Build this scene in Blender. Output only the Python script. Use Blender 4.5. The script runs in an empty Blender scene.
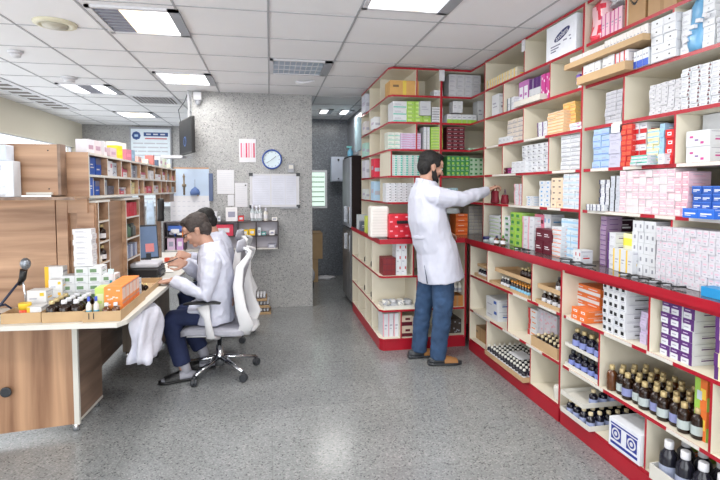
import bpy, bmesh, math, random
from mathutils import Vector, Matrix
random.seed(7)
S = bpy.context.scene
COL = S.collection
PI = math.pi
# ---------------------------------------------------------------- camera
FPX = 490.0
YAW = math.atan(90 / FPX); PITCH = math.radians(3)
cam = bpy.data.objects.new('camera', bpy.data.cameras.new('camera')); COL.objects.link(cam)
cam.data.sensor_width = 36; cam.data.lens = FPX * 36 / 720
cam.location = (0, 0, 1.45)
cam.rotation_euler = (PI / 2 - PITCH, 0, -YAW)
Y0 = 188 + FPX * math.tan(PITCH)
cam.data.shift_y = -(240 - Y0) / 720
cam.data.clip_start = .05; cam.data.clip_end = 100
S.camera = cam
# ---------------------------------------------------------------- light
world = bpy.data.worlds.new('daylight'); S.world = world; world.use_nodes = True
bg = world.node_tree.nodes['Background']
bg.inputs[0].default_value = (0.90, 0.95, 1.0, 1); bg.inputs[1].default_value = 2.6
def area(name, loc, rot, sx, sy, power, color=(1, 1, 1)):
    l = bpy.data.lights.new(name, 'AREA'); l.shape = 'RECTANGLE'; l.size = sx; l.size_y = sy
    l.energy = power; l.color = color
    o = bpy.data.objects.new(name, l); COL.objects.link(o); o.location = loc; o.rotation_euler = rot
    return o
# fill lamp added unseen behind the camera, and daylight entering through the left windows
area('front_fill_light', (-.6, -2.3, 1.5), (PI / 2, 0, 0), 4.6, 2.2, 120, (.96, .98, 1))
area('side_window_daylight', (-3.15, 4.0, 1.3), (0, -PI / 2, 0), 1.5, 8.5, 60, (.95, .98, 1))
S.view_settings.view_transform = 'Standard'; S.view_settings.look = 'None'
S.view_settings.exposure = -0.32; S.view_settings.gamma = 1; S.view_settings.use_curve_mapping = False

# ---------------------------------------------------------------- materials
MC = {}
def lin(c): return tuple((x / 12.92 if x <= .04045 else ((x + .055) / 1.055) ** 2.4) for x in c)
def mat(name, c=None, rough=.5, metal=0., var=.05, scale=9., spec=.5, alpha=1., trans=0., bump=0.):
    """procedural principled material, c in sRGB"""
    if name in MC: return MC[name]
    m = bpy.data.materials.new(name); m.use_nodes = True; nt = m.node_tree; b = nt.nodes['Principled BSDF']
    l = lin(c); b.inputs['Roughness'].default_value = rough; b.inputs['Metallic'].default_value = metal
    b.inputs['Specular IOR Level'].default_value = spec; b.inputs['Alpha'].default_value = alpha
    b.inputs['Transmission Weight'].default_value = trans
    tc = nt.nodes.new('ShaderNodeTexCoord'); n = nt.nodes.new('ShaderNodeTexNoise'); n.inputs['Scale'].default_value = scale
    n.inputs['Detail'].default_value = 4
    r = nt.nodes.new('ShaderNodeValToRGB')
    r.color_ramp.elements[0].position = .3; r.color_ramp.elements[1].position = .7
    r.color_ramp.elements[0].color = tuple(x * (1 - var) for x in l) + (1,)
    r.color_ramp.elements[1].color = tuple(min(1, x * (1 + var)) for x in l) + (1,)
    nt.links.new(tc.outputs['Object'], n.inputs['Vector']); nt.links.new(n.outputs['Fac'], r.inputs['Fac'])
    nt.links.new(r.outputs['Color'], b.inputs['Base Color'])
    if bump:
        bp = nt.nodes.new('ShaderNodeBump'); bp.inputs['Strength'].default_value = bump; bp.inputs['Distance'].default_value = .01
        nt.links.new(n.outputs['Fac'], bp.inputs['Height']); nt.links.new(bp.outputs['Normal'], b.inputs['Normal'])
    MC[name] = m; return m
def cm(c, rough=.45):
    c = tuple(round(x, 2) for x in c)
    return mat('print_%d_%d_%d' % tuple(int(x * 100) for x in c), c, rough, var=.04, scale=30)
def emis(name, c, s):
    if name in MC: return MC[name]
    m = bpy.data.materials.new(name); m.use_nodes = True; nt = m.node_tree; nt.nodes.clear()
    e = nt.nodes.new('ShaderNodeEmission'); e.inputs[0].default_value = lin(c) + (1,); e.inputs[1].default_value = s
    o = nt.nodes.new('ShaderNodeOutputMaterial'); nt.links.new(e.outputs[0], o.inputs[0]); MC[name] = m; return m
def wood(name, axis, c1, c2, rough=.45):
    """laminate with grain along AXIS ('x','y' or 'z')"""
    if name in MC: return MC[name]
    m = bpy.data.materials.new(name); m.use_nodes = True; nt = m.node_tree; b = nt.nodes['Principled BSDF']
    b.inputs['Roughness'].default_value = rough
    tc = nt.nodes.new('ShaderNodeTexCoord'); mp = nt.nodes.new('ShaderNodeMapping')
    sc = [14, 14, 14]; sc['xyz'.index(axis)] = .9
    mp.inputs['Scale'].default_value = sc
    n = nt.nodes.new('ShaderNodeTexNoise'); n.inputs['Scale'].default_value = 1.; n.inputs['Detail'].default_value = 6
    n.inputs['Distortion'].default_value = .4
    r = nt.nodes.new('ShaderNodeValToRGB')
    r.color_ramp.elements[0].position = .32; r.color_ramp.elements[1].position = .66
    r.color_ramp.elements[0].color = lin(c1) + (1,); r.color_ramp.elements[1].color = lin(c2) + (1,)
    nt.links.new(tc.outputs['Object'], mp.inputs['Vector']); nt.links.new(mp.outputs[0], n.inputs['Vector'])
    nt.links.new(n.outputs['Fac'], r.inputs['Fac']); nt.links.new(r.outputs['Color'], b.inputs['Base Color'])
    MC[name] = m; return m
def granite(name, base, light, dark, scale, rough, joint=None, spec=.5):
    if name in MC: return MC[name]
    m = bpy.data.materials.new(name); m.use_nodes = True; nt = m.node_tree; b = nt.nodes['Principled BSDF']
    N = nt.nodes.new; L = nt.links.new
    tc = N('ShaderNodeTexCoord'); b.inputs['Specular IOR Level'].default_value = spec
    v = N('ShaderNodeTexVoronoi'); v.inputs['Scale'].default_value = scale
    L(tc.outputs['Object'], v.inputs['Vector'])
    sep = N('ShaderNodeSeparateColor'); L(v.outputs['Color'], sep.inputs[0])
    r = N('ShaderNodeValToRGB'); e = r.color_ramp.elements
    e[0].position = 0; e[0].color = lin(dark) + (1,); e[1].position = 1; e[1].color = lin(light) + (1,)
    a = r.color_ramp.elements.new(.14); a.color = lin(base) + (1,)
    a = r.color_ramp.elements.new(.70); a.color = lin(tuple(x * 1.05 for x in base)) + (1,)
    L(sep.outputs[0], r.inputs['Fac'])
    n2 = N('ShaderNodeTexNoise'); n2.inputs['Scale'].default_value = 1.3; n2.inputs['Detail'].default_value = 5
    L(tc.outputs['Object'], n2.inputs['Vector'])
    r2 = N('ShaderNodeValToRGB'); r2.color_ramp.elements[0].position = .3; r2.color_ramp.elements[1].position = .7
    r2.color_ramp.elements[0].color = (.78, .78, .79, 1); r2.color_ramp.elements[1].color = (1, 1, 1, 1)
    L(n2.outputs['Fac'], r2.inputs['Fac'])
    mx = N('ShaderNodeMixRGB'); mx.blend_type = 'MULTIPLY'; mx.inputs[0].default_value = 1
    L(r.outputs[0], mx.inputs[1]); L(r2.outputs[0], mx.inputs[2]); out = mx.outputs[0]
    if joint:
        mp = N('ShaderNodeMapping'); L(tc.outputs['Object'], mp.inputs['Vector']); mp.inputs['Rotation'].default_value = joint[1]
        bt = N('ShaderNodeTexBrick'); bt.offset = 0; bt.inputs['Scale'].default_value = joint[0]
        bt.inputs['Color1'].default_value = (1, 1, 1, 1); bt.inputs['Color2'].default_value = (.90, .90, .91, 1)
        bt.inputs['Mortar'].default_value = (.84, .84, .84, 1); bt.inputs['Mortar Size'].default_value = .0035
        bt.inputs['Brick Width'].default_value = 1; bt.inputs['Row Height'].default_value = 1
        L(mp.outputs[0], bt.inputs['Vector'])
        m3 = N('ShaderNodeMixRGB'); m3.blend_type = 'MULTIPLY'; m3.inputs[0].default_value = 1
        L(out, m3.inputs[1]); L(bt.outputs['Color'], m3.inputs[2]); out = m3.outputs[0]
    L(out, b.inputs['Base Color']); b.inputs['Roughness'].default_value = rough
    MC[name] = m; return m
WHITE = (.86, .87, .89)
M_red = mat('red_edge', (.65, .07, .15), .35, var=.06)
M_cream = mat('cream_laminate', (.86, .83, .76), .5, var=.02)
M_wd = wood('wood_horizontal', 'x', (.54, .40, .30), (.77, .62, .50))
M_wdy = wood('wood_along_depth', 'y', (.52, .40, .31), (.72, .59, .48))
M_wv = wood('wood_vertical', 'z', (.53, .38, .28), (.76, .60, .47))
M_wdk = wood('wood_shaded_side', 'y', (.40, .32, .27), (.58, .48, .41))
M_wt = mat('white_laminate', (.84, .83, .80), .4, var=.02)
M_card = mat('cardboard', (.74, .62, .47), .8, var=.08, scale=6)
M_white = mat('matt_white', (.84, .84, .86), .5, var=.02)
M_paper = mat('paper', (.85, .85, .87), .7, var=.02)
M_black = mat('black_plastic', (.06, .06, .07), .4)
M_dgrey = mat('dark_grey_plastic', (.20, .21, .23), .45)
M_grey = mat('grey_plastic', (.62, .63, .66), .45)
M_chrome = mat('chrome', (.82, .83, .85), .15, 1.)
M_amber = mat('amber_glass', (.14, .08, .05), .1, var=.15, spec=.5)
M_amberl = mat('amber_glass_light', (.36, .20, .09), .1, var=.25, scale=14, spec=.7)
M_gold = mat('gold_cap', (.74, .66, .48), .35, .3)
M_film = mat('clear_wrap', (.92, .93, .95), .2, alpha=.55, bump=.8, scale=25)
M_clear = mat('clear_plastic', (.88, .92, .94), .12, alpha=.45)
M_skin = mat('skin', (.74, .57, .49), .5, var=.06, scale=6)
M_hair = mat('black_hair', (.09, .08, .08), .7, var=.3, scale=60, bump=.6)
M_hairg = mat('greying_hair', (.24, .21, .20), .7, var=.35, scale=60, bump=.6)
M_coat = mat('white_coat', (.79, .80, .86), .8, var=.03, scale=5, bump=.5)
M_jean = mat('blue_denim', (.19, .29, .42), .85, var=.25, scale=12, bump=.3)
M_navy = mat('navy_cloth', (.12, .16, .30), .85, var=.12, scale=9)
M_tan = mat('tan_leather', (.60, .42, .24), .6, var=.1)

# ---------------------------------------------------------------- mesh helpers
class MB:
    """collects shapes into one mesh; each shape has its material slot"""
    def __init__(s): s.v = []; s.f = []; s.m = []; s.mats = []; s.sm = []
    def slot(s, m):
        if m not in s.mats: s.mats.append(m)
        return s.mats.index(m)
    def quad(s, pts, m):
        i = len(s.v); s.v += [tuple(p) for p in pts]; s.f.append(tuple(range(i, i + len(pts)))); s.m.append(s.slot(m)); s.sm.append(False)
    def box(s, x0, x1, y0, y1, z0, z1, m, fm=None, T=None):
        """fm: {face: material}, faces -x +x -y +y -z +z"""
        if x0 > x1: x0, x1 = x1, x0
        if y0 > y1: y0, y1 = y1, y0
        if z0 > z1: z0, z1 = z1, z0
        i = len(s.v)
        P = [(x0, y0, z0), (x1, y0, z0), (x1, y1, z0), (x0, y1, z0), (x0, y0, z1), (x1, y0, z1), (x1, y1, z1), (x0, y1, z1)]
        if T: P = [tuple(T @ Vector(p)) for p in P]
        s.v += P
        for k, q in (('-z', (0, 3, 2, 1)), ('+z', (4, 5, 6, 7)), ('-y', (0, 1, 5, 4)), ('+x', (1, 2, 6, 5)), ('+y', (2, 3, 7, 6)), ('-x', (3, 0, 4, 7))):
            s.f.append(tuple(i + a for a in q)); s.m.append(s.slot((fm or {}).get(k, m))); s.sm.append(False)
        return s
    def ring_loft(s, rings, m, cap=True, smooth=True):
        n = len(rings[0]); b = len(s.v)
        for r in rings: s.v += [tuple(p) for p in r]
        k = s.slot(m)
        for a in range(len(rings) - 1):
            for j in range(n):
                s.f.append((b + a * n + j, b + a * n + (j + 1) % n, b + (a + 1) * n + (j + 1) % n, b + (a + 1) * n + j)); s.m.append(k); s.sm.append(smooth)
        if cap:
            s.f.append(tuple(b + j for j in reversed(range(n)))); s.m.append(k); s.sm.append(False)
            s.f.append(tuple(b + (len(rings) - 1) * n + j for j in range(n))); s.m.append(k); s.sm.append(False)
        return s
    def lathe(s, prof, m, n=16, c=(0, 0, 0), T=None, cap=True):
        rs = []
        for r, z in prof:
            rg = [Vector((c[0] + r * math.cos(2 * PI * j / n), c[1] + r * math.sin(2 * PI * j / n), c[2] + z)) for j in range(n)]
            rs.append([T @ p for p in rg] if T else rg)
        return s.ring_loft(rs, m, cap)
    def tube(s, pts, rad, m, n=8, side=None, round_ends=False):
        """pts path, rad list of r or (r_side, r_other)"""
        pts = [Vector(p) for p in pts]
        if not isinstance(rad, (list, tuple)): rad = [rad] * len(pts)
        rad = [(r, r) if not isinstance(r, tuple) else r for r in rad]
        if round_ends:
            a, b = pts[0], pts[-1]; da = (pts[0] - pts[1]).normalized(); db = (pts[-1] - pts[-2]).normalized()
            ra, rb = rad[0], rad[-1]
            A = [(a + da * min(ra) * t, (ra[0] * q, ra[1] * q)) for t, q in ((.98, .18), (.8, .6), (.45, .89))]
            B = [(b + db * min(rb) * t, (rb[0] * q, rb[1] * q)) for t, q in ((.45, .89), (.8, .6), (.98, .18))]
            pts = [x[0] for x in A] + pts + [x[0] for x in B]; rad = [x[1] for x in A] + rad + [x[1] for x in B]
        rs = []; ref = Vector(side) if side else None
        if ref is None:
            d = pts[1] - pts[0]; ref = Vector((0, 0, 1)) if abs(d.normalized().z) < .9 else Vector((0, 1, 0))
        for i, p in enumerate(pts):
            d = (pts[min(i + 1, len(pts) - 1)] - pts[max(i - 1, 0)]).normalized()
            a = (ref - d * ref.dot(d))
            a = a.normalized() if a.length > 1e-5 else d.orthogonal().normalized()
            b = d.cross(a)
            rs.append([p + a * rad[i][0] * math.cos(2 * PI * j / n) + b * rad[i][1] * math.sin(2 * PI * j / n) for j in range(n)])
        return s.ring_loft(rs, m)
    def ball(s, c, r, m, n=12, T=None):
        r = r if isinstance(r, tuple) else (r, r, r); rs = []
        for i in range(n // 2 + 1):
            t = PI * i / (n // 2); t = min(max(t, .06), PI - .06)
            rg = [Vector((c[0] + r[0] * math.sin(t) * math.cos(2 * PI * j / n), c[1] + r[1] * math.sin(t) * math.sin(2 * PI * j / n), c[2] - r[2] * math.cos(t))) for j in range(n)]
            rs.append([T @ p for p in rg] if T else rg)
        return s.ring_loft(rs, m)
    def mesh(s, name):
        me = bpy.data.meshes.new(name); me.from_pydata(s.v, [], s.f)
        for m in s.mats: me.materials.append(m)
        me.polygons.foreach_set('material_index', s.m); me.polygons.foreach_set('use_smooth', s.sm); me.update(); return me
    def obj(s, name, parent=None, loc=(0, 0, 0), rz=0., label=None, bevel=0):
        o = bpy.data.objects.new(name, s.mesh(name)); COL.objects.link(o); o.location = loc; o.rotation_euler = (0, 0, rz)
        if parent: o.parent = parent
        if label: o['label'] = label
        if bevel:
            b = o.modifiers.new('bevel', 'BEVEL'); b.width = bevel; b.segments = 2; b.limit_method = 'ANGLE'
        return o
def tag(o, label, cat, group=None, kind=None):
    o['label'] = label; o['category'] = cat
    if group: o['group'] = group
    if kind: o['kind'] = kind
    return o
def thing(name, label, cat, loc=(0, 0, 0), rz=0., group=None):
    o = bpy.data.objects.new(name, None); COL.objects.link(o); o.location = loc; o.rotation_euler = (0, 0, rz)
    o.empty_display_size = .05
    return tag(o, label, cat, group)
def struct(o): o['kind'] = 'structure'; return o
def copy_tree(o, parent=None):
    c = o.copy(); COL.objects.link(c)
    if parent: c.parent = parent
    for ch in [x for x in COL.objects if x.parent == o]: copy_tree(ch, c)
    return c
def copy_thing(root, kids, loc, rz, label=None, group=None):
    r = root.copy(); COL.objects.link(r); r.location = loc; r.rotation_euler = (0, 0, rz)
    if label: r['label'] = label
    if group: r['group'] = group
    for ch in kids:
        c = ch.copy(); COL.objects.link(c); c.parent = r
    return r
def fuse(mb, name, mats, parent, voxel=.008, smooth=3, loc=(0, 0, 0), paint=None, tex=None):
    """merge overlapping shapes into one continuous surface"""
    tmp = bpy.data.objects.new('tmp', mb.mesh('tmp')); COL.objects.link(tmp)
    r = tmp.modifiers.new('r', 'REMESH'); r.mode = 'VOXEL'; r.voxel_size = voxel; r.use_smooth_shade = True
    sm = tmp.modifiers.new('s', 'SMOOTH'); sm.iterations = smooth; sm.factor = .5
    if tex:
        for strength, size, coords in tex:
            t = bpy.data.textures.new('folds', 'CLOUDS'); t.noise_scale = size; t.noise_depth = 1
            d = tmp.modifiers.new('d', 'DISPLACE'); d.texture = t; d.strength = strength; d.mid_level = .5
            if coords:
                e = bpy.data.objects.new('coords', None); COL.objects.link(e); e.scale = coords; d.texture_coords = 'OBJECT'; d.texture_coords_object = e
    bpy.context.view_layer.update()
    dg = bpy.context.evaluated_depsgraph_get()
    me = bpy.data.meshes.new_from_object(tmp.evaluated_get(dg)); me.name = name
    for m in list(tmp.modifiers):
        if m.type == 'DISPLACE' and m.texture_coords_object:
            bpy.data.objects.remove(m.texture_coords_object)
    bpy.data.objects.remove(tmp)
    me.materials.clear()
    for m in mats: me.materials.append(m)
    for p in me.polygons:
        p.use_smooth = True; p.material_index = paint(p.center) if paint else 0
    o = bpy.data.objects.new(name, me); COL.objects.link(o); o.location = loc
    if parent: o.parent = parent
    return o
def R2(w, d): return Matrix.Rotation(w, 4, d)
# ================================================================ SETTING
CEIL = 2.565
XL, XR, YB, YF = -3.23, 2.24, 9.4, -2.4
M_floor = granite('terrazzo_floor', (.54, .55, .55), (.66, .66, .655), (.34, .345, .35), 130, .2, (1.25, (0, 0, .0)), spec=.45)
M_gran = granite('granite_wall', (.655, .655, .65), (.77, .76, .75), (.46, .46, .46), 105, .35, (1.1, (PI / 2, 0, 0)))
M_grand = granite('dark_tile_wall', (.42, .44, .47), (.54, .56, .58), (.33, .35, .37), 70, .3, (2.2, (PI / 2, 0, 0)))
M_ceil = mat('ceiling_tile', (.93, .93, .94), .8, var=.01, scale=3)
M_bar = mat('ceiling_bar', (.66, .66, .68), .5)
M_beige = mat('beige_paint', (.83, .80, .73), .7, var=.01, scale=2)
def sbox(name, m, *b, fm=None):
    return struct(MB().box(*b, m, fm=fm).obj(name))
sbox('floor', M_floor, XL - .2, XR + .2, YF - .4, YB + .2, -.1, 0)
sbox('ceiling', M_ceil, XL - .2, XR + .2, YF, YB + .2, CEIL, CEIL + .08)
sbox('wall_right', M_beige, XR, XR + .15, YF, 4.88, 0, CEIL)
sbox('wall_corridor', M_grand, 1.26, 1.42, 4.89, 8.1, 0, CEIL)
sbox('wall_return', M_beige, 1.26, XR + .15, 4.89, 4.98, 0, CEIL)
sbox('wall_corridor_end', M_grand, .505, 1.42, 8.0, 8.15, 0, CEIL)
sbox('wall_granite', M_gran, -.88, .505, 5.97, 8.15, 0, CEIL)
sbox('wall_back', M_gran, XL, -.88, YB, YB + .15, 0, CEIL)
sbox('wall_storefront_pier', M_beige, 1.9, XR, YF - .05, YF + .1, 0, CEIL)
# left wall with a long bright window band
mb = MB(); mb.box(XL - .15, XL, YF, YB, 2.14, CEIL, M_beige); mb.box(XL - .15, XL, YF, YB, 0, .85, M_beige); mb.box(XL - .15, XL, 9.1, YB, .85, 2.14, M_beige)
struct(mb.obj('wall_left'))
mb = MB()
for y in (-1.2, 2.2, 5.2, 9.04): mb.box(XL - .1, XL - .06, y, y + .04, .85, 2.14, M_white)
mb.box(XL - .1, XL - .06, YF, 9.1, 2.13, 2.14, M_white); mb.box(XL - .1, XL - .04, YF, 9.1, .85, .9, M_white)
win = struct(mb.obj('window_1'))
mb = MB(); mb.box(XL - .08, XL - .07, YF, 9.1, .88, 2.13, mat('window_glass', (.95, .97, 1), .05, alpha=.12)); mb.obj('glass', win)
# thin T bars of the suspended ceiling: grid module .563
mb = MB(); mod = .565; z0 = CEIL - .004
for k in range(-5, 4):
    x = k * mod + .0
    if XL < x < XR: mb.box(x - .007, x + .007, YF, YB, z0, CEIL + .001, M_bar)
y = 3.21 - 10 * .56
while y < YB:
    if y > YF: mb.box(XL, XR, y - .004, y + .004, z0, CEIL + .001, M_bar)
    y += .56
struct(mb.obj('trim_1'))
# linear air slot in the ceiling along the left wall
o = thing('air_slot_vent', 'long white slotted air grille in the ceiling beside the beige wall', 'vent', (-2.83, 5.6, CEIL))
MB().box(-.17, .17, -1.6, 2.1, -.012, 0, M_white).obj('frame', o)
for i in range(16): MB().box(-.10, .10, -1.5 + i * .22, -1.5 + i * .22 + .10, -.016, -.010, mat('slot_shadow', (.40, .38, .36), .6)).obj('slot', o)

def recessed_light(x0, y0, lit, label, power, nm='ceiling_light', sx=.545, sy=.54, louvre=False):
    o = thing(nm, label, 'ceiling light', (x0 + sx / 2, y0 + sy / 2, CEIL), 0, None)
    hx, hy = sx / 2, sy / 2
    mb = MB(); t = .03
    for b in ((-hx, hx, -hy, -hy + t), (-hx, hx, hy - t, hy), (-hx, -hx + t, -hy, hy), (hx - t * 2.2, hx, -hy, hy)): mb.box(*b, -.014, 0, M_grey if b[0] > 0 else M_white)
    mb.obj('frame', o)
    n = len(lit); w = (sx - t * 3.2) / n; X = -hx + t
    for i, k in enumerate(lit):
        m = {'w': emis('tube_white', (1, 1, 1), 5), 'y': emis('tube_warm', (1, .93, .80), 3.2), 'o': mat('unlit_reflector', (.55, .55, .62), .3, .3), 'd': mat('unlit_tube', (.60, .66, .74), .3, .2)}[k]
        MB().box(X + .003, X + w - .003, -hy + t, hy - t, -.006, -.002, m).obj('tube_panel', o); X += w
    mb = MB(); yy = -hy + t
    for i in range(1, 8 if not louvre else 3):
        q = yy + (sy - 2 * t) * i / (8 if not louvre else 3)
        mb.box(-hx + t, hx - 2.2 * t, q - .002, q + .002, -.011, -.006, M_white) if louvre else [mb.box(-hx + t + w * k_, -hx + t + w * (k_ + 1), q - .002, q + .002, -.011, -.006, M_grey) for k_, c_ in enumerate(lit) if c_ == 'o']
    if louvre:
        for i in range(1, 9): q = -hx + t + (sx - 3.2 * t) * i / 9; mb.box(q - .004, q + .004, -hy + t, hy - t, -.011, -.006, M_white)
    elif 'o' in lit:
        pass
    if mb.v: mb.obj('louvre', o)
    if power:
        l = area('lamp_light', (x0 + sx / 2, y0 + sy / 2, CEIL - .03), (0, 0, 0), sx * .8, sy * .8, power, (1, .98, .95)); l.parent = o; l.location = (0, 0, -.03)
    return o
recessed_light(-1.10, 3.28, 'oyw', 'ceiling light with one dark panel, one warm and one white', 26)
recessed_light(-1.10, 5.03, 'wyw', 'ceiling light fully lit beside the granite wall', 22)
recessed_light(-2.23, 5.75, 'wow', 'ceiling light with an unlit middle panel', 22)
recessed_light(-2.23, 7.72, 'wyw', 'lit ceiling light farthest away near the back wall', 22)
recessed_light(.57, 2.50, 'wwyw', 'large lit ceiling light nearest the red topped shelves', 30)
recessed_light(.01, 4.35, 'ddd', 'unlit ceiling light with a square louvre grid', 0, louvre=True)
recessed_light(.70, 6.95, 'w', 'left one of the pair of corridor ceiling lights', 6, sx=.2, sy=.42)
recessed_light(1.0, 6.95, 'w', 'right one of the pair of corridor ceiling lights', 6, sx=.2, sy=.42)
recessed_light(.57, .5, 'www', 'ceiling light overhead behind the viewer on the shelf side', 30)
recessed_light(-1.10, .5, 'www', 'ceiling light overhead behind the viewer on the desk side', 26)
# return air grille
o = thing('air_vent', 'square white louvred air grille in the ceiling', 'vent', (-1.4, 6.6, CEIL))
MB().box(-.27, .27, -.27, .27, -.012, 0, M_white).obj('frame', o)
mb = MB()
for i in range(11): mb.box(-.22 + i * .042, -.22 + i * .042 + .018, -.22, .22, -.018, -.012, mat('vent_shadow', (.42, .40, .40), .6))
mb.obj('louvres', o)
o = thing('round_diffuser', 'cream round air diffuser in the ceiling', 'vent', (-1.42, 3.70, CEIL))
cmM = mat('cream_metal', (.86, .84, .74), .4)
MB().lathe([(.135, 0), (.13, -.012), (.095, -.02), (.09, -.012)], cmM, 28).obj('ring', o)
MB().lathe([(.08, -.002), (.078, -.026), (.02, -.032)], mat('diffuser_core', (.72, .70, .64), .4), 24).obj('core', o)
for x, y, r, lb in ((-2.03, 4.5, .055, 'white smoke detector on the ceiling nearest the beige wall'), (-1.98, 5.45, .075, 'flat white detector on the ceiling before the split light')):
    o = thing('smoke_detector', lb, 'smoke detector', (x, y, CEIL))
    MB().lathe([(r, 0), (r, -.015), (r * .9, -.02)], M_white, 20).obj('base', o)
    MB().lathe([(r * .75, -.018), (r * .7, -.045), (r * .3, -.055)], M_white, 20).obj('sensor', o)
tag(MB().tube([(.28, 5.2, CEIL - .012), (.36, 5.14, CEIL - .03), (.46, 5.12, CEIL - .014)], .012, M_white).obj('ceiling_clip'), 'small white clip on the ceiling behind the unlit light', 'clip')
o = thing('security_sensor', 'small white sensor at the top corner of the granite wall', 'sensor', (-.80, 5.9, 2.5))
MB().box(-.045, .045, -.04, .065, -.05, .04, M_white).obj('housing', o, bevel=.01)
MB().lathe([(.025, 0), (.03, -.04), (.012, -.06)], M_grey, 14, (0, 0, -.045)).obj('lens', o)

# ---------------------------------------------------------------- granite wall furnishing (front plane y=5.97)
def lines(mb, x0, x1, y, z0, z1, n, m, seed=0, dash=3, th=.35):
    r = random.Random(seed); dz = (z1 - z0) / n
    for i in range(n):
        z = z1 - (i + .5) * dz; x = x0
        while x < x1 - .01:
            w = r.uniform(.3, 1.2) * (x1 - x0) / dash; e = min(x + w, x1)
            mb.box(x, e, y - .0008, y, z - dz * th / 2, z + dz * th / 2, m); x = e + (x1 - x0) * .03
    return mb
M_ink = mat('grey_print', (.76, .77, .81), .6)
M_inkd = mat('dark_print', (.30, .32, .40), .6)
# pink striped notice
mb = MB(); mb.box(-.352, -.158, 5.962, 5.968, 1.752, 2.028, M_paper)
for i, (c) in enumerate(((.85, .45, .55), (.93, .75, .80), (.80, .25, .40), (.88, .55, .62), (.93, .75, .80), (.80, .30, .42))): mb.box(-.335 + i * .029, -.335 + i * .029 + .018, 5.960, 5.962, 1.81, 1.98, cm(c))
tag(mb.obj('wall_notice'), 'white notice with pink vertical stripes on the granite wall', 'notice')
# clock
o = thing('wall_clock', 'round wall clock with blue rim and pale face', 'clock', (.028, 5.965, 1.79))
T = R2(PI / 2, 'X')
MB().lathe([(.098, 0), (.118, .004), (.118, .03), (.108, .038), (.100, .028), (.100, .004)], mat('blue_rim', (.16, .30, .62), .3), 36, T=T, cap=False).obj('rim', o)
MB().lathe([(.102, .012), (.102, .02)], mat('clock_face', (.84, .90, .93), .4), 36, T=T).obj('dial', o)
mb = MB()
for k in range(12):
    a = k * PI / 6; mb.box(-.002, .002, -.023, -.0205, .078, .092, M_inkd, T=R2(a, 'Y'))
mb.obj('hour_marks', o)
MB().box(-.003, .003, -.026, -.024, -.01, .06, M_inkd, T=R2(.9, 'Y')).obj('hand', o)
MB().box(-.002, .002, -.029, -.027, -.01, .078, M_inkd, T=R2(-2.2, 'Y')).obj('hand', o)
# whiteboard with papers
o = thing('whiteboard', 'white board with dark corners holding two paper sheets', 'whiteboard', (.058, 5.965, 1.42))
MB().box(-.275, .275, -.012, 0, -.19, .19, M_white).obj('board', o)
mb = MB()
for b in ((-.29, .29, .18, .198), (-.29, .29, -.198, -.18), (-.29, -.272, -.198, .198), (.272, .29, -.198, .198)): mb.box(b[0], b[1], -.02, 0, b[2], b[3], M_white)
mb.obj('frame', o)
for sx in (-1, 1):
    for sz in (-1, 1): MB().box(sx * .255, sx * .30, -.024, 0, sz * .172, sz * .21, M_dgrey).obj('corner', o)
MB().box(.06, .27, -.05, -.012, -.215, -.195, M_grey).obj('pen_tray', o)
for x0, x1, nm in ((-.262, -.055, 'left sheet clipped to the white board'), (-.04, .12, 'folded middle sheet clipped to the white board'), (.125, .255, 'right sheet clipped to the white board')):
    mb = MB(); mb.box(x0 + .058, x1 + .058, 5.949, 5.9525, 1.25, 1.60, mat('pale_sheet', (.85, .86, .91), .7)); lines(mb, x0 + .075, x1 + .04, 5.949, 1.27, 1.57, 14, M_ink, int(x0 * 999), 2, .12)
    tag(mb.obj('paper_sheet'), nm, 'paper')
for (a, b, c, d, nm) in ((-.608, -.415, 1.38, 1.662, 'blank white sheet pinned nearest the television'), (-.405, -.262, 1.225, 1.51, 'narrow white sheet with a clip beside the white board'), (-.49, -.42, 1.24, 1.37, 'tiny white card pinned under the blank sheet')):
    mb = MB(); mb.box(a, b, 5.963, 5.968, c, d, M_paper); lines(mb, a + .02, b - .02, 5.963, c + .03, d - .03, 9, M_ink, int(a * 99), 2, .1)
    if 'clip' in nm: mb.box(b - .03, b - .012, 5.958, 5.963, d - .035, d - .02, M_dgrey)
    tag(mb.obj('paper_sheet'), nm, 'paper')
o = thing('wall_thermometer', 'small grey meter box between the clock and the white board', 'meter', (.25, 5.965, 1.68))
MB().box(-.04, .04, -.025, 0, -.045, .06, M_grey).obj('housing', o, bevel=.004)
MB().box(-.026, .026, -.028, -.0245, 0, .045, M_wt).obj('display', o)
# hanging television
o = thing('television', 'thin black television hanging edge on beside the granite wall', 'television', (-.93, 5.92, 2.04), rz=-1.19)
MB().box(-.30, .30, -.02, .02, -.20, .20, M_black).obj('case', o, bevel=.006)
mb = MB(); mb.box(-.285, .285, -.0225, -.0195, -.185, .185, mat('dark_screen', (.05, .06, .09), .5, spec=.2))
for k in range(18):
    a = 2 * PI * k / 18; mb.box(-.008, .008, -.0245, -.0225, .045, .055, mat('screen_blue', (.25, .45, .75), .3), T=Matrix.Translation((0, 0, -.06)) @ R2(a, 'Y'))
mb.obj('screen', o)
MB().tube([(0, .02, .18), (.0, .03, .35), (0, .02, .525)], .012, M_white).obj('bracket', o)
tag(MB().box(-1.24, -1.0, 5.99, 6.2, 1.80, 1.83, M_white).obj('set_top_box'), 'white flat device under the hanging television', 'device')
bpy.data.objects['set_top_box'].location = (.0, .03, 0)
MB().tube([(-1.0, 6.15, 1.815), (-.93, 6.1, 1.815), (-.87, 6.1, 1.815)], .012, M_white).obj('bracket', bpy.data.objects['set_top_box'])
tag(MB().tube([(-1.0, 5.95, 2.20), (-1.03, 6.0, 2.35), (-.96, 6.0, 2.45), (-.92, 6.0, CEIL - .005)], .005, M_dgrey, 6).obj('cable'), 'thin cable from the television up to the ceiling', 'cable')
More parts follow.
